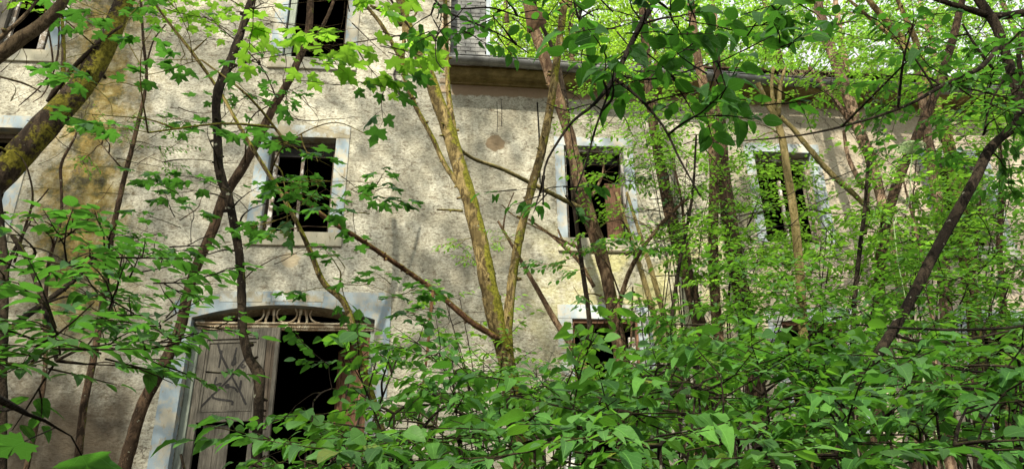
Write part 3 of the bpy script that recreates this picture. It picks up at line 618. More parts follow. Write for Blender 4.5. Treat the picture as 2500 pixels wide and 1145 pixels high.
# ------------------------------------------------------------------ trees and shrubs
def tree(name, label, cat, stems, Y, barkmat, fol=(), root=True, group=None, n=10, moss=0, nub=None, crown='crown', extra=None, wf=1.0):
    """stems: list of polylines; the first is the trunk (last point = lowest). fol: list of (habit, leaf material, [ellipses], scale)"""
    mb = MB(); nodes = []; first = None
    for i, s_ in enumerate(stems):
        mat_stem = s_; ln = stem(mb, s_, Y, root and i == 0, n if i == 0 else max(6, n-2), .16 if moss else .10, wf=(wf[min(i, len(wf)-1)] if isinstance(wf, tuple) else wf), seed=len(s_)*3+i)
        if i == 0: first = ln
        nodes += ln[::2]
        if moss: nubs(mb, ln, s_[len(s_)//2][2]/2*zdepth(ln[len(ln)//2])/FPX, int(moss*len(ln)*.12), nub or .012)
    b = first[-1]; loc = (float(b[0]), float(b[1]), float(gz(b[0], b[1])))
    root_o = empty(name, loc, label, cat, group)
    for hab, lm, ells, sc in fol:
        L = Leaves(HAB[hab][0]); T = []
        for e in ells: T += ell(*e)
        grow(mb, L, nodes, T, hab, sc, kr=1.25)
        L.build(crown, M[lm], root_o)
    mb.build('trunk', M[barkmat], root_o, smooth=True)
    if extra: extra(root_o)
    return root_o
def shrub(name, label, cat, px, Y, H, fol, barkmat='bk_dark', nst=4, group=None, py=1145):
    b = at(px, py, Y); g = gz(b[0], b[1]); mb = MB(); nodes = []; T = []; 
    for f in fol: 
        for e in f[2]: T.append(at(e[0], e[1], (e[5]+e[6])/2))
    base = np.array([b[0], b[1], g-.03])
    for i in range(nst):
        e = T[i % len(T)]; tip = np.array(e)+np.array([rng.gauss(0, .08), rng.gauss(0, .05), 0]); mid = base*.5+tip*.5+np.array([(base[0]-tip[0])*.2, 0, .12*(tip[2]-g)])
        s0 = base+np.array([rng.gauss(0, .06), rng.gauss(0, .06), 0]); ln = smoothline([s0, mid, tip], step=.12); m = len(ln)
        mb.tube(ln, [.011*(1-.65*k/(m-1))*H for k in range(m)], 6, .1, 12, cap=False); nodes += ln[m//4:]
    root_o = empty(name, (float(b[0]), float(b[1]), float(g)), label, cat, group)
    for hab, lm, ells, sc in fol:
        L = Leaves(HAB[hab][0]); TT = []
        for e in ells: TT += ell(*e)
        grow(mb, L, nodes, TT, hab, sc, r0=.005); L.build('leaves', M[lm], root_o)
    mb.build('stems', M[barkmat], root_o, smooth=True)
    return root_o

# --- left side
tree('mossy_tree', 'thickest tree, leaning steeply across the upper left with yellow moss low on its bark', 'tree',
     [[(420, -260, 60), (330, -60, 66), (272, 80, 78), (215, 190, 92), (110, 310, 105), (10, 420, 112), (-120, 560, 125)],
      [(150, 20, 9, 5.2), (155, 120, 13, 5.1), (152, 240, 15, 5.05), (150, 300, 16, 5)], [(300, 62, 8, 4.9), (240, 105, 11, 4.9), (185, 160, 15, 4.95), (140, 215, 18, 5), (118, 250, 18, 5.05)]],
     5.0, 'bk_big', [('layer', 'lf_maple_b', [(90, 20, 90, 25, 5, 4, 5), (60, -20, 80, 20, 4, 4, 5)], 1)], n=20, moss=1, nub=.02, wf=(.60, .75))
tree('mossy_tree', 'short mossy limb tree crossing the window in the top left corner', 'tree',
     [[(175, -60, 26), (150, 10, 32), (95, 65, 38), (30, 110, 42), (-60, 190, 50), (-200, 420, 60)], [(100, -10, 8), (60, 40, 11), (15, 80, 13), (-30, 120, 16)]], 3.6, 'bk_moss', n=14, moss=2, nub=.014, wf=(.8, .8))
tree('sapling', 'slim straight sapling in front of the ochre water stain', 'tree',
     [[(340, -60, 9), (350, 100, 11), (357, 200, 13), (330, 330, 17), (300, 450, 20), (272, 580, 23), (262, 660, 24), (235, 840, 27), (205, 990, 30), (185, 1180, 33)],
      [(405, 60, 5), (375, 100, 6), (356, 165, 8)], [(230, 330, 3, 6.3), (270, 380, 5, 6.3), (306, 420, 7, 6.3)]], 6.3, 'bk_brown', [('smaller', 'lf_small_d', [(330, 360, 90, 30, 5, 6, 6.4), (240, 330, 60, 40, 4, 6, 6.4)], 1)], wf=.6)
tree('leaning_tree', 'bare leaning tree whose stem passes just left of the middle window and the door arch', 'tree',
     [[(758, -60, 22), (757, 30, 24), (748, 95, 25), (712, 185, 26), (672, 255, 28), (640, 320, 30), (592, 410, 33), (548, 480, 34), (520, 560, 34), (482, 645, 34), (458, 720, 36), (440, 800, 38), (395, 900, 40), (350, 985, 42), (320, 1080, 44), (295, 1170, 46)],
      [(830, -40, 10), (800, 40, 12), (762, 110, 14)]], 7.6, 'bk_brown',
     [('maple_far', 'lf_maple_b', [(620, 100, 90, 50, 5, 5, 6.5), (560, 60, 80, 40, 4, 5, 6.5), (480, 40, 90, 40, 4, 5, 6.5)], 1.0), ('maple_far', 'lf_maple', [(610, 230, 80, 60, 4, 5, 6.5), (540, 280, 70, 50, 4, 5, 6), (570, 330, 60, 30, 2, 5, 6)], .9)], n=12, wf=.70)
tree('mossy_sapling', 'dark crooked sapling with moss clumps in front of the left door leaf', 'tree',
     [[(640, -80, 22), (612, 5, 24), (588, 80, 26), (558, 160, 30), (530, 235, 31), (531, 330, 30), (536, 420, 31), (556, 480, 31), (572, 550, 30), (586, 640, 30), (590, 720, 30), (592, 800, 30), (606, 868, 31), (632, 915, 40), (632, 975, 34), (628, 1060, 36), (625, 1160, 38)],
      [(660, 170, 2, 4.2), (610, 150, 4, 4.3), (560, 170, 7, 4.4)]], 4.4, 'bk_dark',
     [('maple', 'lf_maple', [(500, 320, 60, 30, 2, 3.9, 4.4), (470, 450, 60, 60, 4, 3.8, 4.5), (440, 550, 70, 40, 4, 3.8, 4.5), (600, 480, 40, 40, 3, 4, 4.5), (500, 620, 50, 20, 2, 4, 4.5)], .9)], n=12, moss=4, nub=.013, wf=.72)
tree('young_maple', 'young maple with a thin curving yellowish stem in front of the dark doorway', 'tree',
     [[(330, -60, 6), (400, 40, 7), (470, 130, 9), (540, 230, 9), (585, 310, 10), (640, 400, 11), (690, 480, 12), (728, 550, 13), (760, 620, 15), (790, 690, 17), (838, 735, 18), (862, 800, 19), (880, 880, 20), (905, 960, 22), (930, 1050, 24), (938, 1160, 26)],
      [(505, 95, 3), (478, 120, 5), (465, 130, 6)], [(900, 330, 2, 3.9), (810, 300, 3, 4), (700, 350, 4, 4.2), (660, 420, 5, 4.5)]], 4.8, 'bk_lit',
     [('maple', 'lf_maple', [(755, 385, 60, 25, 3, 3.6, 4.2), (840, 450, 70, 30, 5, 3.6, 4.2), (905, 490, 50, 45, 5, 3.6, 4.2), (735, 530, 90, 25, 4, 3.6, 4.2), (700, 465, 70, 30, 3, 3.8, 4.4), (830, 655, 60, 8, 2, 4, 4.6), (850, 705, 80, 15, 3, 4, 4.6), (945, 718, 60, 15, 3, 4, 4.6), (960, 700, 60, 12, 2, 4, 4.6), (1000, 770, 40, 30, 3, 4, 4.6)], .82),
      ('maple', 'lf_maple', [(240, 300, 60, 20, 1, 3, 3.8), (250, 210, 60, 35, 2, 3, 3.8), (350, 300, 80, 30, 1, 3.2, 4), (420, 130, 80, 50, 3, 3, 4), (280, 60, 100, 45, 4, 3, 4), (360, 20, 100, 30, 4, 3, 4), (370, 180, 60, 25, 1, 3, 4)], .85)], n=10, wf=.9)
tree('maple_tree', 'maple whose bright backlit leaves hang over the uppermost window', 'tree',
     [[(1010, -230, 16, 3.3), (900, -160, 20, 3.2), (700, -160, 26, 3.0), (420, -60, 30, 2.7), (180, 60, 34, 2.4), (-60, 300, 42, 2.2), (-260, 620, 60, 2.0)][:3]+[(560, -300, 30, 2.6), (300, -420, 36, 2.0), (-300, -300, 46, 1.4), (-900, 300, 60, 1.0)]],
     3.0, 'bk_brown',
     [('maple', 'lf_maple_b', [(850, 15, 70, 25, 4, 2.8, 3.4), (780, 60, 80, 40, 2, 3, 3.6), (880, 90, 70, 35, 5, 3, 3.6), (700, 90, 60, 25, 2, 3, 3.6), (640, 60, 60, 50, 2, 3, 3.6), (800, 145, 50, 15, 1, 3, 3.6), (930, 115, 40, 20, 2, 3, 3.6), (560, 20, 60, 20, 1, 3, 3.6)], .9),
      ('maple_near', 'lf_maple', [(810, 205, 6, 4, 1, 3.3, 3.5), (878, 203, 6, 4, 1, 3.3, 3.5), (930, 182, 6, 5, 1, 3.2, 3.4), (940, 222, 6, 5, 1, 3.2, 3.4), (695, 200, 10, 6, 1, 3.2, 3.5), (640, 160, 40, 30, 1, 3.2, 3.6), (1015, 75, 10, 10, 1, 3.2, 3.4)], .8)], n=10)
# twiggy hazel on the left with layered oval leaves
tree('hazel_shrub', 'mossy forked hazel at the left edge carrying flat layers of oval leaves', 'shrub',
     [[(-10, 420, 12), (0, 520, 15), (10, 640, 19), (8, 760, 22), (5, 900, 24), (0, 1160, 28)], [(30, 575, 12), (70, 640, 14), (100, 720, 15), (122, 800, 14), (138, 880, 10)], [(75, 540, 4), (40, 600, 8), (15, 660, 12)],
      [(250, 610, 8, 3.2), (185, 680, 12, 3.1), (100, 745, 15, 3), (40, 790, 17, 2.9), (0, 830, 19, 2.8)]], 2.6, 'bk_dark',
     [('layer', 'lf_ovate', [(150, 600, 130, 22, 4, 2, 3), (330, 610, 150, 22, 6, 2.1, 3.1), (230, 650, 150, 25, 6, 2, 3), (360, 680, 130, 18, 5, 2.2, 3.2), (450, 650, 60, 30, 1, 2.4, 3.2), (180, 720, 170, 25, 6, 1.9, 3), (350, 770, 130, 22, 7, 2.1, 2.9), (200, 800, 180, 26, 7, 1.8, 2.8), (100, 850, 110, 28, 9, 1.6, 2.4), (330, 840, 110, 22, 6, 2, 2.8), (260, 880, 90, 18, 4, 2, 2.8), (60, 900, 80, 24, 5, 1.6, 2.2), (420, 800, 70, 16, 2, 2.2, 2.8), (520, 905, 60, 5, 1, 2.3, 2.5), (440, 900, 60, 14, 1, 2.2, 2.6), (60, 680, 70, 18, 2, 2, 2.6), (20, 790, 50, 30, 3, 1.6, 2.2)], .95)], n=9, moss=3, nub=.006, crown='leaves')
tree('sapling', 'thin dead looking sapling with drooping twigs between the left edge and the water stain', 'tree',
     [[(190, 290, 4), (185, 330, 5), (150, 400, 7), (150, 460, 7), (148, 540, 7), (120, 640, 9), (110, 760, 10), (110, 900, 11), (90, 1030, 12), (60, 1160, 13)], [(35, 370, 3), (62, 400, 4), (80, 480, 5), (60, 560, 6), (35, 640, 6)], [(120, 460, 3), (95, 490, 4), (78, 505, 5)],
      [(120, 80, 4, 4.3), (128, 160, 5, 4.3), (100, 210, 4, 4.3), (45, 260, 2, 4.3)], [(0, 188, 5, 4.3), (60, 205, 5, 4.3), (100, 225, 3, 4.3)], [(145, 20, 4, 4.3), (140, 140, 4, 4.3), (110, 225, 3, 4.3), (80, 250, 2, 4.3)]], 4.3, 'bk_brown', [('layer', 'lf_small_d', [(110, 548, 60, 10, 3, 4, 4.4), (220, 570, 50, 10, 2, 4, 4.4)], .9)], n=6, crown='leaves')
tree('near_maple_seedling', 'large blurred jagged leaf on a near stalk at the lower left edge', 'plant',
     [[(-30, 960, 5, 1.0), (-70, 1040, 7, 1.0), (-110, 1250, 9, 1.0)]], 1.0, 'bk_black', [('maple_near', 'lf_maple', [(20, 1000, 6, 4, 1, 1.1, 1.15), (60, 1010, 6, 4, 1, 1.1, 1.15)], .55)], n=6, crown='leaves')

# --- centre
v = tree('forked_tree', 'mossy tree forking into a V in the middle of the photograph, before the blank wall', 'tree',
     [[(950, -120, 26), (972, -20, 30), (1000, 80, 33), (1048, 190, 42), (1092, 310, 46), (1128, 430, 50), (1155, 520, 52), (1178, 620, 55), (1196, 710, 58), (1213, 790, 60), (1232, 860, 56), (1248, 950, 60), (1262, 1060, 66)],
      [(1395, -80, 22), (1378, 10, 26), (1362, 130, 28), (1345, 250, 30), (1322, 370, 32), (1295, 470, 32), (1268, 580, 33), (1250, 690, 34), (1240, 790, 38), (1240, 870, 42)],
      [(960, -60, 12), (985, 60, 13), (984, 170, 14), (1010, 250, 15), (1055, 335, 15), (1085, 400, 16), (1128, 465, 18)], [(1086, -80, 13), (1088, 60, 15), (1092, 170, 15), (1096, 240, 18), (1108, 320, 20), (1112, 370, 22)],
      [(890, 10, 10), (930, 60, 13), (965, 120, 14), (983, 160, 13)], [(905, 15, 9), (945, 35, 12), (980, 62, 14)], [(1025, 18, 5), (1008, 45, 7), (990, 65, 9)], [(1066, 512, 6), (1100, 513, 7), (1130, 516, 10)],
      [(1060, -60, 14), (1010, 40, 0.5)][:1]+[(1000, -10, 13), (990, 50, 14)]], 6.2, 'bk_lit', [('smaller', 'lf_small', [(1150, 600, 50, 25, 3, 5.8, 6.3), (1230, 590, 50, 10, 2, 5.8, 6.3)], .9), ('dark', 'lf_dark', [(1150, 250, 10, 10, 0, 5, 6)], 1)], n=16, moss=2, nub=.014, wf=(.74, .66, .75))
tree('broken_branch', 'broken branch with reddish snapped end, slanting from the middle window to the forked tree', 'branch',
     [[(695, 471, 12, 5.0), (740, 490, 16, 5.05), (800, 535, 17, 5.2), (880, 585, 17, 5.4), (950, 632, 18, 5.6), (1020, 680, 19, 5.8), (1080, 725, 21, 5.9), (1150, 785, 22, 6), (1215, 825, 24, 6.1)], [(1058, 705, 12, 5.8), (1050, 780, 12, 5.8), (1042, 870, 9, 5.8), (1030, 960, 8, 5.8), (1015, 1090, 7, 5.8)]],
     5.5, 'bk_red', root=False, n=9, moss=2, nub=.010, wf=.7)
tree('fallen_branch', 'thin yellow mossy branch lying between the forked tree and the trunk before the lit window', 'branch',
     [[(1118, 362, 8, 6.3), (1160, 390, 9, 6.5), (1230, 415, 10, 6.8), (1300, 450, 11, 7.1), (1360, 480, 12, 7.3), (1420, 510, 13, 7.5)]], 7, 'bk_yel', root=False, n=7, moss=1, nub=.006)
tree('leaning_sapling', 'orange lit bare sapling leaning against the left jamb of the small lower window', 'tree',
     [[(1216, 540, 6), (1245, 590, 8), (1280, 650, 10), (1320, 720, 13), (1360, 790, 16), (1400, 850, 18), (1440, 920, 20), (1500, 1010, 22), (1540, 1150, 24)], [(1255, 470, 3), (1235, 520, 4), (1228, 560, 6)], [(1225, 500, 3), (1260, 530, 3), (1340, 570, 5), (1400, 600, 7)]], 8.4, 'bk_tan', n=8)
tree('fallen_branch', 'bare forked stick leaning below the sill of the brightly lit window', 'branch', [[(1290, 535, 5), (1340, 570, 7), (1375, 600, 9), (1415, 640, 10), (1450, 700, 10)], [(1398, 590, 5), (1420, 620, 6)], [(1362, 560, 5), (1378, 600, 7)]], 8.8, 'bk_tan', root=False, n=6)
def curled(par):
    mb = MB(); c = at(1287, 20, 4.8)
    for k in range(3):
        s_ = [(0, 0, 0), (.03, .0, -.07), (.05, -.02, -.16), (.0, 0, -.25)]; V_ = []
        for i, (a, b, z) in enumerate(s_): w = (.01, .05, .06, .005)[i]; V_ += [(c[0]+a-w+k*.02, c[1]-.02*k, c[2]+z), (c[0]+a+k*.02, c[1]-.03-.02*k, c[2]+z-.01), (c[0]+a+w+k*.02, c[1]+.01-.02*k, c[2]+z)]
        mb.add(V_, [(i*3+j, i*3+j+1, i*3+j+4, i*3+j+3) for i in range(3) for j in range(2)])
    mb.build('dead_leaf', M['deadleaf'], par, smooth=True)
tree('tall_tree', 'tan flaking trunk crossing the brightly lit window right of the forked tree', 'tree',
     [[(1270, -90, 30), (1288, 10, 34), (1300, 60, 36), (1325, 130, 38), (1352, 210, 44), (1378, 290, 40), (1397, 360, 44), (1412, 430, 48), (1432, 510, 54), (1455, 580, 50), (1478, 660, 46), (1492, 730, 46), (1505, 810, 48), (1520, 900, 52), (1530, 1100, 60)],
      [(1475, 380, 6), (1470, 430, 8), (1445, 480, 14)], [(1700, 470, 8, 7.2), (1660, 500, 12, 7.3), (1600, 565, 14, 7.4), (1548, 640, 16, 7.5), (1518, 720, 18, 7.6), (1505, 800, 20, 7.7)], [(1475, 620, 5), (1490, 700, 6), (1510, 760, 7), (1530, 850, 8)], [(1545, 700, 5), (1543, 760, 6), (1540, 850, 7)], [(1432, 716, 4), (1460, 720, 6), (1490, 740, 8)]], 7.7, 'bk_tan',
     [('small', 'lf_small', [(1480, 320, 60, 40, 4, 6.5, 7.6), (1500, 400, 50, 60, 5, 6.5, 7.6), (1530, 480, 50, 60, 5, 6.3, 7.6), (1480, 430, 50, 40, 2, 6.5, 7.6), (1560, 380, 50, 60, 6, 6.3, 7.4), (1470, 540, 50, 30, 1, 6.3, 7.3)], .8),
      ('mid', 'lf_ovate', [(1400, 640, 80, 30, 4, 5, 6.5), (1500, 610, 80, 30, 5, 5, 6.5), (1380, 690, 40, 15, 1, 5, 6)], .95)], n=16, moss=1, nub=.012, extra=curled, wf=.68)
tree('sapling', 'thin dark sapling behind the right arm of the fork, rising past the gutter', 'tree', [[(1300, -60, 8), (1310, 30, 9), (1345, 110, 10), (1362, 170, 12)][:3]+[(1372, 200, 12), (1392, 330, 11), (1400, 480, 11), (1420, 640, 12), (1440, 800, 13), (1450, 1100, 16)], [(1390, -60, 5), (1408, 30, 6), (1440, 110, 7), (1455, 160, 5)]], 7.9, 'bk_dark', [('smaller', 'lf_small', [(1395, 190, 40, 60, 4, 7, 8)], 1)], n=7, crown='leaves')

# --- foreground dark sprays, upper right
tree('viburnum_shrub', 'near black foreground branch with large leathery dark leaves at top centre', 'shrub',
     [[(1640, -80, 15), (1600, 0, 14), (1565, 60, 14), (1530, 130, 13), (1497, 195, 12), (1450, 255, 9), (1400, 295, 7), (1360, 350, 6), (1330, 410, 5), (1326, 500, 4)],
      [(1455, 310, 6), (1470, 270, 6), (1497, 195, 9)][::-1]+[(1430, 400, 5), (1405, 470, 4)], [(1497, 190, 9), (1560, 240, 7), (1620, 310, 6), (1660, 390, 5), (1710, 480, 4)], [(1640, -60, 9), (1700, -120, 10), (1900, -260, 13), (2300, -300, 20), (2750, 100, 28), (2900, 900, 34), (2900, 1500, 40)],
      [(1505, 180, 5), (1560, 195, 5), (1640, 185, 4), (1750, 150, 3)], [(1470, 270, 4), (1440, 255, 3), (1380, 270, 3), (1330, 250, 2)], [(1410, 10, 5), (1425, 70, 5), (1440, 100, 4)]],
     2.2, 'bk_black', [('dark', 'lf_dark', [(1430, 40, 50, 50, 3, 2, 2.4), (1500, 50, 50, 40, 4, 2, 2.4), (1470, 120, 60, 40, 4, 2, 2.4), (1560, 150, 50, 50, 4, 2, 2.4), (1540, 40, 40, 40, 3, 2, 2.5), (1620, 60, 60, 40, 5, 2, 2.4), (1660, 110, 50, 60, 5, 2, 2.4), (1700, 60, 50, 40, 3, 2, 2.4), (1730, 170, 50, 40, 5, 2, 2.4), (1680, 240, 60, 50, 5, 2, 2.4), (1740, 270, 30, 30, 3, 2, 2.4), (1800, 90, 50, 50, 4, 2, 2.4), (1850, 60, 50, 50, 5, 1.9, 2.4), (1930, 100, 50, 40, 3, 1.7, 2.2), (1900, 10, 60, 30, 3, 1.9, 2.3), (1520, 200, 50, 30, 3, 2, 2.4), (1860, 230, 40, 30, 2, 2, 2.4)], .86),
                       ('dark', 'lf_dark', [(1300, 470, 60, 15, 4, 2.3, 2.6), (1390, 470, 30, 14, 2, 2.3, 2.6), (1375, 455, 20, 8, 1, 2.3, 2.5)], .5)], root=False, n=8, crown='leaves')
tree('viburnum_shrub', 'thin foreground twig with small round dark leaves in front of the slate strip', 'shrub',
     [[(1020, -60, 7), (1062, 0, 6), (1092, 30, 6), (1170, 62, 4), (1230, 90, 4), (1290, 130, 3)], [(1062, 10, 4), (1120, 22, 4), (1200, 20, 4), (1280, 45, 3), (1330, 50, 2)], [(1075, 60, 3), (1064, 100, 3), (1066, 150, 3), (1085, 172, 2)], [(1020, -60, 8), (1100, -180, 10), (1400, -300, 14), (2000, -500, 20), (3000, -200, 26), (3300, 1500, 34)]], 2.6, 'bk_black',
     [('dark', 'lf_dark', [(1040, 45, 40, 25, 4, 2.4, 2.7), (1075, 70, 30, 25, 3, 2.4, 2.7), (1160, 70, 30, 20, 3, 2.5, 2.8), (1205, 60, 40, 30, 5, 2.5, 2.8), (1240, 30, 40, 25, 3, 2.5, 2.8)], .62)], root=False, n=6, crown='leaves')
def big_right(par):
    pass
tree('elder_tree', 'dark leaning elder in the right foreground sending a long thin bare branch leftwards', 'tree',
     [[(2700, 60, 30), (2580, 200, 32), (2500, 290, 34), (2420, 360, 38), (2380, 440, 40), (2330, 530, 42), (2270, 640, 42), (2230, 720, 42), (2190, 790, 42), (2140, 870, 42), (2070, 980, 46), (2020, 1170, 50)],
      [(2350, -70, 34), (2390, 0, 36), (2430, 60, 38), (2455, 130, 38), (2475, 200, 36), (2488, 280, 34), (2450, 330, 30)], [(2440, 110, 18, 3.1), (2395, 165, 18, 3.05), (2310, 205, 16, 3), (2230, 250, 13, 2.95), (2140, 285, 11, 2.9), (2020, 318, 9, 2.85), (1920, 335, 7, 2.8), (1800, 345, 5, 2.75), (1700, 350, 4, 2.7)],
      [(2210, -30, 16), (2290, 0, 20), (2370, 25, 26), (2440, 40, 30), (2560, 20, 34)], [(2350, 60, 8), (2380, 110, 10), (2425, 170, 12)], [(2185, 818, 18), (2250, 833, 14), (2340, 832, 12), (2500, 800, 8)], [(2400, 330, 5), (2420, 250, 7), (2460, 180, 9)],
      [(2320, 208, 9), (2400, 225, 8), (2520, 255, 6)], [(2560, -40, 20), (2490, 110, 18), (2500, 220, 20), (2490, 290, 24)]], 3.2, 'bk_dark',
     [('dark', 'lf_dark', [(2230, 60, 80, 50, 5, 2.4, 3), (2120, 90, 60, 50, 3, 2.3, 3), (2200, 130, 50, 40, 2, 2.4, 3)], .9), ('mid', 'lf_ovate', [(2330, 190, 100, 50, 8, 3, 3.6), (2400, 280, 90, 50, 7, 3, 3.8), (2250, 200, 60, 40, 4, 3, 3.5), (2450, 200, 60, 60, 5, 3, 3.6), (2380, 90, 90, 50, 7, 3.1, 3.8), (2440, 400, 60, 60, 5, 3.2, 4)], .9)], n=14, wf=.6)
tree('bramble_cane', 'long bare cane running level across the right half above the undergrowth', 'branch',
     [[(2660, 760, 7), (2500, 795, 7), (2350, 805, 7), (2200, 800, 6), (2090, 792, 4)], [(2660, 910, 8), (2500, 905, 8), (2400, 908, 7), (2330, 900, 5)]], 2.6, 'bk_black', root=False, n=6)

# --- right side trunks
tree('tall_tree', 'brown ivy clad trunk rising just right of the brightly lit window', 'tree',
     [[(1560, -80, 20), (1575, 100, 24), (1590, 260, 28), (1605, 360, 30), (1625, 470, 34), (1648, 570, 36), (1675, 660, 38), (1700, 760, 38), (1722, 860, 40), (1740, 1100, 44)]], 8.0, 'bk_brown',
     [('ivy', 'lf_ivy', [(1600, 380, 18, 90, 16, 7.8, 8.05), (1640, 530, 16, 60, 10, 7.8, 8.05)], .8), ('small', 'lf_small', [(1600, 220, 80, 60, 12, 7, 8.5), (1560, 280, 80, 60, 10, 7, 8.3), (1640, 340, 70, 60, 10, 6.8, 8), (1620, 450, 80, 50, 8, 6.8, 8), (1580, 560, 70, 50, 6, 6.8, 8)], .85)], n=12, wf=.85)
tree('tall_tree', 'straight reddish brown trunk, first right of the ivy clad one', 'tree',
     [[(1678, -80, 22), (1692, 60, 24), (1705, 150, 27), (1722, 230, 30), (1738, 320, 31), (1744, 420, 31), (1742, 520, 31), (1742, 640, 32), (1748, 760, 33), (1756, 860, 34), (1765, 1100, 38)]], 7.6, 'bk_tan',
     [('small', 'lf_small', [(1720, 300, 70, 50, 8, 7, 7.8), (1800, 420, 60, 60, 8, 6.8, 7.6), (1700, 560, 60, 70, 7, 6.8, 7.6), (1660, 200, 60, 50, 6, 7, 8)], .9)], n=12, wf=.78)
tree('tall_tree', 'dark brown trunk close behind the straight reddish one, vanishing into the bushes', 'tree', [[(1745, 100, 18), (1758, 250, 22), (1766, 400, 28), (1776, 500, 36), (1790, 600, 38), (1802, 680, 40), (1822, 770, 42), (1850, 1000, 46)]], 8.3, 'bk_brown',
     [('small', 'lf_small_d', [(1800, 540, 60, 50, 10, 7, 8), (1830, 640, 60, 60, 10, 7, 8)], .9)], n=12)
for i, (a, lab) in enumerate(((1560, 'pale mossy leaning pole between small lower window and ivy trunk, left of a pair'), (1585, 'pale mossy pole leaning beside the ivy trunk, right of a pair'))):
    tree('sapling', lab, 'tree', [[(a-55, 470, 9), (a-20, 580, 12), (a+5, 660, 16), (a+28, 740, 18), (a+52, 830, 19), (a+75, 920, 20), (a+110, 1100, 22)]], 8.9-.2*i, 'bk_yel', n=9, wf=.8)
tree('sapling', 'smooth yellowish stem forked into two stubs in front of the middle wing window', 'tree',
     [[(1850, 205, 13), (1872, 250, 14), (1895, 290, 16), (1912, 350, 18), (1922, 420, 19), (1932, 480, 20), (1943, 560, 21), (1952, 660, 22), (1960, 800, 24), (1975, 1100, 28)], [(1888, 165, 7), (1884, 210, 9), (1890, 270, 11)], [(1918, 165, 6), (1906, 205, 10), (1902, 250, 12), (1900, 285, 13)], [(1885, 185, 5), (1905, 208, 8)]], 5.6, 'bk_yel', [('smaller', 'lf_ovate', [(1870, 300, 60, 40, 5, 5.2, 5.8)], 1)], n=10)
tree('fallen_branch', 'mossy branch slanting from the forked yellowish stem down towards the right', 'branch', [[(1905, 285, 11), (1940, 320, 12), (1985, 375, 13), (2030, 425, 14), (2075, 465, 13), (2110, 500, 12)]], 6.4, 'bk_yel', root=False, n=8, moss=1, nub=.006)
tree('tall_tree', 'pinkish flaking trunk leaning past the roof edge, ivy climbing on its right side', 'tree',
     [[(1975, -80, 20), (2000, 20, 24), (2022, 100, 28), (2050, 180, 30), (2075, 250, 32), (2098, 320, 30), (2122, 380, 28), (2140, 440, 28), (2165, 540, 28), (2190, 650, 30), (2215, 800, 32), (2240, 1100, 38)], [(1975, 165, 11), (2010, 210, 13), (2050, 262, 15), (2095, 325, 17), (2135, 385, 18)], [(2060, 320, 9), (2070, 380, 12), (2092, 430, 15), (2110, 460, 16)]], 8.4, 'bk_pink',
     [('ivy', 'lf_ivy', [(2135, 330, 18, 90, 22, 8.1, 8.4)], .9), ('small', 'lf_small', [(2090, 180, 70, 30, 18, 7.6, 9), (2150, 200, 70, 50, 19, 7.6, 9), (2040, 215, 60, 30, 11, 7.6, 9), (2000, 120, 70, 50, 10, 8, 9.5)], 1)], n=12, wf=.85)
tree('tall_tree', 'dark stem with a pale lichen tuft curving up beside the pinkish trunk', 'tree',
     [[(2365, -70, 16), (2345, 20, 20), (2325, 100, 24), (2298, 190, 26), (2270, 260, 27), (2240, 330, 28), (2205, 410, 29), (2180, 480, 30), (2160, 560, 31), (2150, 650, 32), (2145, 760, 34), (2140, 1100, 38)], [(2130, 360, 6), (2122, 420, 14), (2115, 500, 16), (2110, 570, 16)]], 6.6, 'bk_brown',
     [('small', 'lf_small', [(2300, 300, 80, 60, 13, 6, 7), (2240, 430, 90, 50, 16, 5.6, 7), (2150, 500, 70, 60, 11, 5.6, 6.8)], 1)], n=12, wf=.8)
tree('tall_tree', 'pale many stemmed trunk with yellow moss where it crosses the roof edge at the right', 'tree',
     [[(2070, -80, 12), (2120, 0, 16), (2180, 70, 20), (2225, 130, 26), (2260, 200, 36), (2285, 270, 34), (2315, 350, 34), (2330, 430, 36), (2345, 520, 36), (2360, 640, 38), (2380, 800, 40), (2400, 1100, 44)], [(2160, -80, 9), (2200, 20, 12), (2235, 100, 18), (2258, 190, 26)], [(2050, -20, 7), (2130, 50, 10), (2200, 110, 16), (2240, 160, 20)]], 8.8, 'bk_lit',
     [('small', 'lf_small', [(2330, 240, 60, 60, 13, 8, 9.3), (2420, 330, 70, 60, 13, 7.5, 9), (2400, 460, 90, 60, 14, 7, 8.8)], 1)], n=12, moss=2, nub=.02, wf=.85)
tree('tall_tree', 'paler trunk standing in front of the fourth wing window', 'tree', [[(2240, 150, 18), (2258, 290, 24), (2272, 380, 28), (2288, 480, 30), (2300, 600, 32), (2310, 760, 34), (2320, 1100, 38)]], 8.2, 'bk_pink', [('small', 'lf_small_d', [(2330, 600, 80, 60, 13, 7, 8)], 1)], n=12, wf=.85)
tree('tall_tree', 'thin upright stem near the right edge, ivy green at its foot', 'tree', [[(2440, 300, 8), (2445, 480, 12), (2440, 600, 14), (2450, 760, 16), (2460, 1100, 20)]], 7.0, 'bk_brown', [('small', 'lf_small_d', [(2450, 560, 60, 80, 16, 6, 7.4), (2460, 680, 60, 60, 13, 6, 7.4)], 1)], n=9)

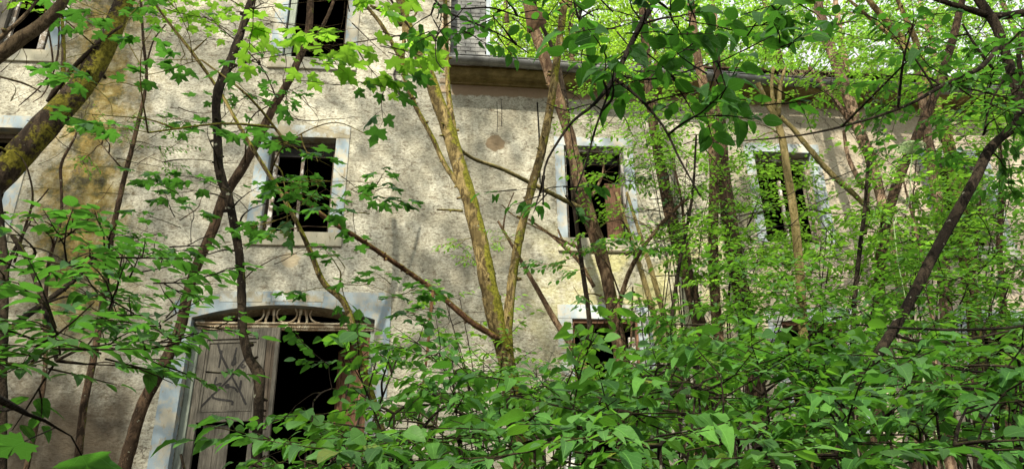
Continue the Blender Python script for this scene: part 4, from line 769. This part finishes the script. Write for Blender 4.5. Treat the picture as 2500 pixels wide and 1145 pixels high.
for pts, Y, bk, lab in (
    ([(1700, 330, 5), (1690, 480, 7), (1660, 640, 9), (1640, 780, 10), (1625, 1000, 13)], 6.6, 'bk_dark', 'thin dark stem leaning left across the straight reddish brown trunk'),
    ([(1640, 380, 4), (1662, 480, 6), (1672, 560, 8), (1690, 700, 10), (1700, 1000, 12)], 7.0, 'bk_brown', 'thin brown stem close along the right side of the ivy clad trunk'),
    ([(2120, 380, 7), (2112, 500, 9), (2098, 620, 11), (2085, 760, 12), (2080, 1000, 14)], 5.8, 'bk_dark', 'thin dark stem below the foot of the slanting mossy branch'),
    ([(2200, 420, 4), (2235, 560, 7), (2262, 680, 9), (2280, 820, 11), (2285, 1000, 13)], 6.4, 'bk_pink', 'thin pinkish stem leaning left behind the dark elder'),
    ([(2395, 470, 4), (2385, 600, 7), (2372, 740, 9), (2380, 1000, 12)], 6.0, 'bk_brown', 'thin brown stem right of the trunk before the fourth wing window')):
    tree('thin_sapling', lab, 'tree', [pts], Y, bk, [('smaller', 'lf_small', [(pts[1][0], pts[1][1], 50, 70, 5, Y-.4, Y+.3)], 1.1)], n=7, crown='leaves')
# --- mid-ground bushes with many small leaves (right half), rows at different distances
mids = [
 (1600, 7.0, 'lf_small', 'small', [(1640, 620, 90, 70, 11, 6, 7.6), (1560, 720, 80, 60, 5, 6, 7.6), (1680, 740, 80, 70, 9, 6, 7.4)], 'light green bush of tiny leaves at the foot of the ivy clad trunk'),
 (1800, 7.2, 'lf_small', 'small', [(1850, 470, 80, 60, 16, 7.4, 9.6), (1900, 420, 60, 40, 14, 8.6, 9.7), (1880, 560, 90, 60, 16, 6.6, 8.4), (1790, 620, 70, 80, 11, 6, 7.6)], 'bright bush growing up into the middle wing window'),
 (1820, 5.8, 'lf_small_d', 'small', [(1800, 760, 100, 70, 17, 5, 6.4), (1900, 700, 90, 70, 15, 5, 6.4), (1700, 820, 90, 60, 13, 5, 6.2)], 'mid green bush hiding the lower middle wing window'),
 (2030, 6.6, 'lf_small', 'small', [(2020, 560, 90, 70, 14, 6, 7.6), (2080, 660, 90, 70, 15, 6, 7.4), (1990, 640, 70, 60, 11, 6, 7.4)], 'airy fresh green bush behind the long curved bare branch, below the pinkish trunk'),
 (2060, 4.8, 'lf_small_d', 'mid', [(2050, 780, 110, 70, 15, 4, 5.4), (1960, 830, 90, 60, 12, 4, 5.2), (2130, 720, 70, 60, 8, 4, 5.4)], 'oval leaved bush left of the leaning dark elder stem'),
 (2260, 6.2, 'lf_small', 'small', [(2240, 560, 90, 70, 13, 5.6, 7.2), (2300, 660, 100, 60, 15, 5.6, 7), (2220, 640, 70, 60, 9, 5.6, 7)], 'small leaved bush behind the leaning dark elder stem'),
 (2380, 5.0, 'lf_small_d', 'small', [(2350, 740, 120, 60, 18, 4.4, 5.8), (2440, 640, 80, 80, 15, 4.4, 6), (2280, 800, 90, 50, 13, 4.2, 5.4)], 'dense bush at the right edge below the elder fork'),
 (2460, 7.0, 'lf_small_d', 'small', [(2440, 470, 80, 80, 14, 6.4, 8), (2380, 540, 80, 60, 11, 6.4, 8)], 'darker bush at the right edge before the wall, beyond the elder'),
 (1700, 8.6, 'lf_small', 'small', [(1620, 280, 90, 70, 7, 8.2, 9.5), (1700, 380, 90, 80, 8, 8.2, 9.6), (1560, 200, 80, 40, 4, 8.2, 9.4), (1800, 250, 80, 60, 5, 8.2, 9.4)], 'tall airy bush close against the wall between the first two wing windows'),
 (2300, 8.8, 'lf_small_d', 'small', [(2230, 330, 100, 60, 6, 8, 9.6), (2330, 470, 100, 70, 10, 8, 9.6), (2420, 380, 80, 80, 8, 8, 9.6)], 'tall bush close against the wall around the fourth wing window'),
 (1180, 6.8, 'lf_small', 'small', [(1120, 740, 50, 40, 3, 6.6, 7.6), (1100, 800, 60, 50, 5, 6.4, 7.4), (1150, 880, 60, 40, 5, 6.4, 7.2), (1050, 880, 60, 40, 4, 5.4, 6.4)], 'light spray of a bush left of the forked tree foot'),
 (1340, 6.2, 'lf_small', 'small', [(1320, 890, 60, 40, 6, 6, 7.6), (1380, 930, 70, 40, 9, 5.6, 7), (1280, 920, 40, 30, 4, 5.6, 7)], 'sunlit yellow green bush between the forked tree foot and the small lower window'),
 (1500, 6.6, 'lf_small', 'mid', [(1570, 930, 60, 30, 2, 5.6, 7), (1620, 830, 60, 60, 6, 6, 7.6), (1580, 800, 30, 30, 1, 6.6, 7.6)], 'bush growing across the small lower window'),
]
for px, Y, lm, hab, es, lab in mids:
    es = [(e[0], e[1], e[2], e[3], max(1, round(e[4]*(1.15 if e[0] > 1860 else .9))), e[5], e[6]) for e in es]
    shrub('leafy_bush', lab, 'bush', px, Y, 1.0, [(hab, lm, es, 1.0)], nst=5, group='small leaved bushes before the wing')
# --- near undergrowth along the foot of the picture
near = [
 (740, 3.0, [('elm', 'lf_ovate', [(770, 900, 50, 20, 1, 3, 3.6), (740, 980, 50, 30, 1, 3, 3.6), (890, 870, 20, 8, 1, 3, 3.6), (970, 870, 50, 40, 4, 3, 3.8), (820, 950, 30, 20, 1, 3, 3.5)], .95)], 'thin elm seedling with round leaves in the dark doorway'),
 (760, 2.2, [('front', 'lf_front', [(720, 1090, 50, 20, 3, 2, 2.6), (820, 1090, 80, 30, 6, 2, 2.6), (700, 1120, 60, 24, 4, 1.9, 2.4), (830, 1120, 80, 24, 7, 1.8, 2.4)], .75)], 'low soft leaved shrub at the foot of the crooked mossy sapling'),
 (960, 2.4, [('front', 'lf_front', [(960, 1010, 70, 50, 9, 2.2, 3), (940, 1090, 90, 40, 10, 1.9, 2.6), (1040, 970, 70, 40, 7, 2.4, 3.2), (1070, 1040, 80, 50, 9, 2, 2.8)], .8)], 'leafy shrub below the right jamb of the arched doorway'),
 (1160, 2.8, [('front', 'lf_front', [(1150, 930, 70, 60, 8, 2.4, 3.4), (1200, 1000, 80, 50, 9, 2.2, 3), (1120, 920, 50, 30, 3, 2.8, 3.6), (1180, 1090, 90, 40, 9, 1.8, 2.5)], .85)], 'leafy shrub in front of the forked tree foot'),
 (1300, 1.9, [('front', 'lf_front', [(1260, 1060, 70, 50, 5, 1.6, 2.1), (1340, 1090, 70, 40, 4, 1.5, 2), (1290, 970, 60, 40, 7, 2, 2.8)], 1.15)], 'near shrub with the broadest soft leaves, bottom centre'),
 (1440, 2.2, [('front', 'lf_front', [(1420, 980, 80, 50, 9, 2, 2.8), (1460, 1070, 80, 50, 8, 1.7, 2.3), (1510, 980, 80, 40, 6, 2.2, 3)], .95)], 'shrub rising in front of the small lower window sill'),
 (1580, 1.8, [('front', 'lf_front', [(1560, 1090, 80, 40, 7, 1.5, 2), (1540, 1000, 80, 40, 8, 1.8, 2.5), (1620, 950, 70, 40, 7, 2, 2.8)], 1.1)], 'shrub with large toothed leaves right of bottom centre'),
 (1620, 3.0, [('front', 'lf_front', [(1600, 920, 60, 30, 4, 2.6, 3.6), (1680, 880, 90, 40, 10, 2.6, 3.6), (1640, 800, 60, 50, 5, 3, 4)], 1.0)], 'taller shrub below the trunk pair, its leaves standing against the pale wall'),
 (1760, 2.0, [('front', 'lf_front', [(1730, 960, 80, 50, 9, 1.8, 2.6), (1760, 1060, 90, 50, 9, 1.6, 2.2)], .95)], 'shrub in the undergrowth below the dark brown trunk'),
 (1920, 2.4, [('front', 'lf_front', [(1880, 900, 90, 50, 12, 2.2, 3.2), (1900, 1000, 90, 50, 10, 1.9, 2.6), (1850, 1100, 80, 34, 8, 1.7, 2.3)], .88)], 'shrub in the undergrowth left of the elder foot'),
 (2080, 2.1, [('front', 'lf_front', [(2040, 930, 90, 50, 11, 2, 2.8), (2080, 1040, 90, 50, 10, 1.7, 2.4), (2000, 1110, 80, 30, 7, 1.6, 2.2)], .88)], 'shrub covering the foot of the leaning dark elder'),
 (2260, 2.1, [('front', 'lf_front', [(2210, 900, 90, 50, 10, 2.1, 3), (2240, 1000, 90, 50, 10, 1.8, 2.4), (2230, 1090, 90, 36, 8, 1.6, 2.2)], .9)], 'shrub right of the elder foot under the level cane'),
 (2420, 1.8, [('front', 'lf_front', [(2400, 900, 90, 50, 9, 1.8, 2.6), (2430, 990, 80, 50, 9, 1.6, 2.2), (2420, 1090, 90, 40, 7, 1.4, 2)], 1.1)], 'dark shrub filling the bottom right corner'),
]
for px, Y, fol, lab in near:
  if fol[0][0] == 'front': fol = [(h, m_, [(e[0], e[1], e[2], e[3], max(1, round(e[4]*.72)), e[5], e[6]) for e in es_], sc*.93) for h, m_, es_, sc in fol]+[(('elm', 'mid', 'smaller')[px % 3], ('lf_small_d', 'lf_ovate', 'lf_small_d')[px % 3], [(e[0], e[1], e[2], e[3], max(1, round(e[4]*.4)), e[5], e[6]+.3) for e in fol[0][2]], 1.0)]
  shrub('undergrowth_shrub', lab, 'shrub', px, Y, .9, fol, nst=4, group='undergrowth shrubs in the foreground', py=1300)
back = [
 (1300, 4.2, [('mid', 'lf_ovate', [(1330, 1000, 120, 60, 12, 3.4, 5), (1180, 1030, 90, 60, 9, 3.2, 4.6)], 1.1)], 'oval leaved bush seen between the near shrubs, bottom centre'),
 (1650, 4.4, [('mid', 'lf_small_d', [(1600, 940, 120, 60, 13, 3.6, 5), (1760, 900, 100, 60, 13, 3.6, 5), (1700, 1040, 110, 60, 10, 3, 4.4)], 1.1)], 'oval leaved bush behind the shrubs right of bottom centre'),
 (2000, 4.2, [('mid', 'lf_small_d', [(1960, 920, 120, 60, 14, 3.4, 4.8), (2080, 880, 100, 50, 12, 3.4, 4.8), (1950, 1050, 120, 60, 12, 2.8, 4)], 1.1)], 'oval leaved bush deep in the thicket around the elder'),
 (2330, 3.8, [('mid', 'lf_small_d', [(2280, 900, 120, 60, 14, 3.2, 4.4), (2420, 840, 90, 60, 13, 3.2, 4.6), (2350, 1040, 130, 60, 14, 2.6, 3.8)], 1.1)], 'oval leaved bush filling the lower right thicket'),
 (960, 4.0, [('mid', 'lf_ovate', [(1000, 970, 60, 40, 4, 3.4, 4.6), (920, 1080, 70, 40, 4, 3, 4.2)], 1.0)], 'oval leaved bush before the brown right door leaf'),
]
for px, Y, fol, lab in back: shrub('thicket_bush', lab, 'bush', px, Y, .9, fol, nst=5, group='bushes in the thicket', py=1300)

# elder flower head before the dark lichen stem
def umbel(px, py, Y, w):
    c = at(px, py, Y); mb = MB(); r0 = w/2*zdepth(c)/FPX
    for i in range(170):
        a = rng.uniform(0, 6.28); r = r0*math.sqrt(rng.random()); p = np.array([c[0]+r*math.cos(a), c[1]+r*math.sin(a)*.8, c[2]+.35*r0*(1-(r/r0)**2)*1.0+rng.uniform(-.004, .004)]); s = r0*.045
        mb.tube([np.array([c[0], c[1], c[2]-r0*.45]), p], [.0010, .0006], 3, cap=False); mb.tube([p-UP*s, p, p+UP*s], [s*.5, s, s*.4], 5)
    low = at(px-30, 640, Y+.1); mb.tube(smoothline([c-UP*r0*.45, (c+low)/2+np.array([.03, 0, 0]), low, np.array([low[0], low[1], gz(low[0], low[1])])], k=4), [.003]*13, 5)
    o = empty('elder_flower', (float(low[0]), float(low[1]), float(gz(low[0], low[1]))), 'flat greenish white budding flower head on a thin stalk before the wing wall', 'flower')
    mb.build('flower_head', M['umbel'], o)
    L = Leaves('ovate'); tw = MB()
    for s_ in (-1, 1): spray(L, tw, c-UP*r0*1.2, np.array([s_*1., -.2, .1]), 'mid', 1.1)
    L.build('leaves', M['lf_dark'], o); tw.build('stalk', M['bk_black'], o)
umbel(2222, 362, 4.2, 75)

# fine bare twigs crossing the wall and the thicket
def twigs(name, label, n, box, Y0, Y1, col, seed, up=.4):
    mb = MB(); r_ = random.Random(seed); 
    for _ in range(n):
        px, py, Y = r_.uniform(box[0], box[2]), r_.uniform(box[1], box[3]), r_.uniform(Y0, Y1); a = r_.choice((-1, 1))*r_.uniform(.1, 1.2); ln = r_.uniform(80, 260); w = r_.uniform(1.4, 3.6)
        pts = []
        x, y = px, py
        for i in range(6): pts.append((x, y, w*(1-.13*i), Y)); a += r_.gauss(0, .22); x += ln/6*math.cos(a); y -= ln/6*math.sin(a)*up*1.5
        q = [np.array([*at(p[0], p[1], p[3]+.04*i), p[2]/2*Y/FPX*1.1]) for i, p in enumerate(pts)]; q = smoothline(q, k=3); mb.tube([p[:3] for p in q], [p[3] for p in q], 4, cap=False)
    return tag(mb.build(name, M[col]), label, 'twigs', kind='stuff')
twigs('bare_twigs', 'tangle of fine bare twigs in the thicket on the right', 190, (1500, 420, 2500, 1145), 3, 7.5, 'bk_dark', 3)
twigs('bare_twigs', 'fine bare twigs hanging in the upper left foliage', 70, (0, 0, 760, 760), 3, 6.5, 'bk_brown', 4)
twigs('bare_twigs', 'fine twigs among the leaves in the upper right', 60, (1300, 0, 2500, 380), 3, 8, 'bk_dark', 5, .8)

# --- woodland behind the house, seen over the wing roof
bt = [
 (1240, 17, 'lf_back', [(1230, 60, 60, 90, 26, 15, 19), (1290, 30, 70, 80, 26, 15, 19)], 'sunlit tree directly right of the slate strip, beyond the roof', 'bk_brown'),
 (1400, 16, 'lf_back', [(1400, 60, 90, 90, 48, 14.5, 18), (1340, 110, 60, 50, 18, 14.5, 17)], 'dense yellow green tree beyond the roof, behind the tan trunk top', 'bk_brown'),
 (1580, 18, 'lf_back', [(1560, 50, 100, 100, 50, 16, 20), (1600, 140, 90, 50, 20, 15, 18)], 'broad sunlit tree beyond the roof, behind the large dark leaves', 'bk_brown'),
 (1740, 16, 'lf_small', [(1740, 80, 90, 110, 38, 14, 18), (1700, 170, 70, 40, 12, 13.5, 16)], 'greener tree beyond the roof above the reddish brown trunk', 'bk_tan'),
 (1860, 15, 'lf_small', [(1850, 130, 70, 60, 18, 13, 16.5), (1900, 40, 60, 60, 16, 13, 16)], 'thin crowned tree beyond the roof with white sky showing through, above the yellowish stem', 'bk_tan'),
 (2040, 14, 'lf_small', [(2060, 40, 80, 80, 26, 12.5, 15.5), (2030, 140, 90, 30, 14, 12.5, 15), (1960, 70, 50, 60, 16, 12.5, 15)], 'sparse tree against the white sky beyond the roof, above the pinkish trunk', 'bk_pink'),
 (2240, 15, 'lf_small', [(2270, 60, 90, 80, 34, 13, 16), (2330, 150, 90, 50, 20, 12.5, 15), (2170, 90, 60, 60, 9, 13, 15)], 'loose leafy tree beyond the roof behind the yellow mossed trunk', 'bk_pink'),
 (2430, 15, 'lf_small_d', [(2440, 60, 90, 90, 26, 13, 16), (2470, 180, 80, 60, 18, 12.5, 15)], 'tree beyond the roof in the top right corner', 'bk_brown'),
]
for px, Y, lm, es, lab, bk in bt:
    g = at(px, 150, Y); top = at(px-10, -60, Y)
    mb = MB(); base = np.array([g[0]+.3, Y, gz(g[0], Y)-.1]); ln = smoothline([top, (top+base)/2+np.array([rng.gauss(0, .3), 0, 0]), base], step=.5); m = len(ln)
    mb.tube(ln, [.05+.13*i/m for i in range(m)], 9, .12, 3); nodes = [p for p in ln if p[2] > 7]
    o = empty('woodland_tree', (float(base[0]), float(base[1]), float(base[2])+.1), lab, 'tree', 'trees beyond the roof')
    L = Leaves('tiny'); T = []
    for e in es: T += ell(*e)
    for e in es: T += [np.array(t)+np.array([rng.gauss(0, .5), rng.uniform(.5, 3), rng.gauss(0, .6)]) for t in ell(e[0], e[1], e[2]*1.3, e[3]*1.2, int(e[4]*.5), e[5], e[6])]
    grow(mb, L, nodes, T, 'back', 1.0, kr=2.2, r0=.02, flat=False); L.build('crown', M[lm], o); mb.build('trunk', M[bk], o, smooth=True)
# far wooded slope behind, a mass
L = Leaves('tiny'); 
for _ in range(16000):
    px = rng.uniform(1150, 1900) if rng.random() < .75 else rng.uniform(1900, 2600); py = rng.uniform(-120, 230)
    if mnoise.noise(Vector((px*.012, py*.012, 3))) < -.22: continue
    p = at(px, py, rng.uniform(21, 27)); L.add(p, np.array([rng.gauss(0, 1), rng.gauss(0, 1), rng.gauss(-.3, .4)]), unit(UP+np.array([rng.gauss(0, .7), rng.gauss(0, .7), 0])), rng.uniform(.13, .26))
tag(L.build('far_foliage', M['lf_back'], None), 'mass of sunlit leaves of the wood far behind the house', 'foliage', kind='stuff')

# --- the closed canopy of the wood behind the viewpoint; it lets the sun through in flecks
SD = np.array(SUN_DIR); L = Leaves('tiny'); cnt = 0
def shadeat(p): return 0
while cnt < 30000:
    # choose the spot of the wall or thicket that this leaf shades, then walk back up towards the sun
    Yt = rng.choice((10.0, 10.0, 6.0, 3.0)); x = rng.uniform(-10, 13); z = rng.uniform(.5, 13)
    k = rng.uniform(10, 17)+(10-Yt)*.15; p = np.array([x, Yt, z])-SD*k*1.45
    g = .8*mnoise.noise(Vector((x*.7, z*1.0, 1.7)))+.8*mnoise.noise(Vector((x*2.3, z*2.8, 4.1+Yt*.2)))
    thr = CAN_THR+.05
    if x < -1.5: thr += .08
    if x > 1.2 and Yt > 5: thr -= .14
    if Yt < 5: thr += .5
    if x < -3.2 and Yt > 9 and z < 4.4: thr += .5
    xr, zr = x+(6.2-Yt)*.42, z-(6.2-Yt)*.92; xw, zw = x+(10-Yt)*.42, z-(10-Yt)*.92
    if ((xr-.1)/.65)**2+((zr-4.9)/1.7)**2 < 1: continue
    if ((xw-2.9)/1.7)**2+((zw-5.3)/.9)**2 < 1 and rng.random() < .75: continue
    if g > thr+rng.gauss(0, .08): continue
    cnt += 1
    for _ in range(2):
        q = p+np.array([rng.gauss(0, .16), rng.gauss(0, .16), rng.gauss(0, .12)]); L.add(q, np.array([rng.gauss(0, 1), rng.gauss(0, 1), rng.gauss(-.2, .3)]), unit(UP+np.array([rng.gauss(0, .5), rng.gauss(0, .5), 0])), rng.uniform(.10, .19))
tag(L.build('woodland_canopy', M['lf_small_d'], None), 'leaf canopy of the wood behind the viewpoint', 'canopy', kind='stuff')
mb = MB()
for x, y in ((-7.5, -8), (-2, -10), (4, -9), (9.5, -6), (-12, -4), (14, -10)):
    mb.tube(smoothline([(x, y, -.1), (x+.2, y, 5), (x-.2, y+.4, 10), (x, y+.3, 15)], k=5), [.24-.010*i for i in range(16)], 10, .1, 3)
    for a in range(9):
        t = rng.uniform(0, 6.28); z = rng.uniform(7, 13); mb.tube(smoothline([(x, y+.3, z), (x+1.6*math.cos(t), y+1.6*math.sin(t), z+.7), (x+3.6*math.cos(t), y+3.6*math.sin(t), z+1.0)], k=4), [.07-.007*i for i in range(9)], 6)
tag(mb.build('woodland_trunks', M['bk_brown'], smooth=True), 'trunks carrying the canopy behind the viewpoint', 'trunks', kind='stuff')
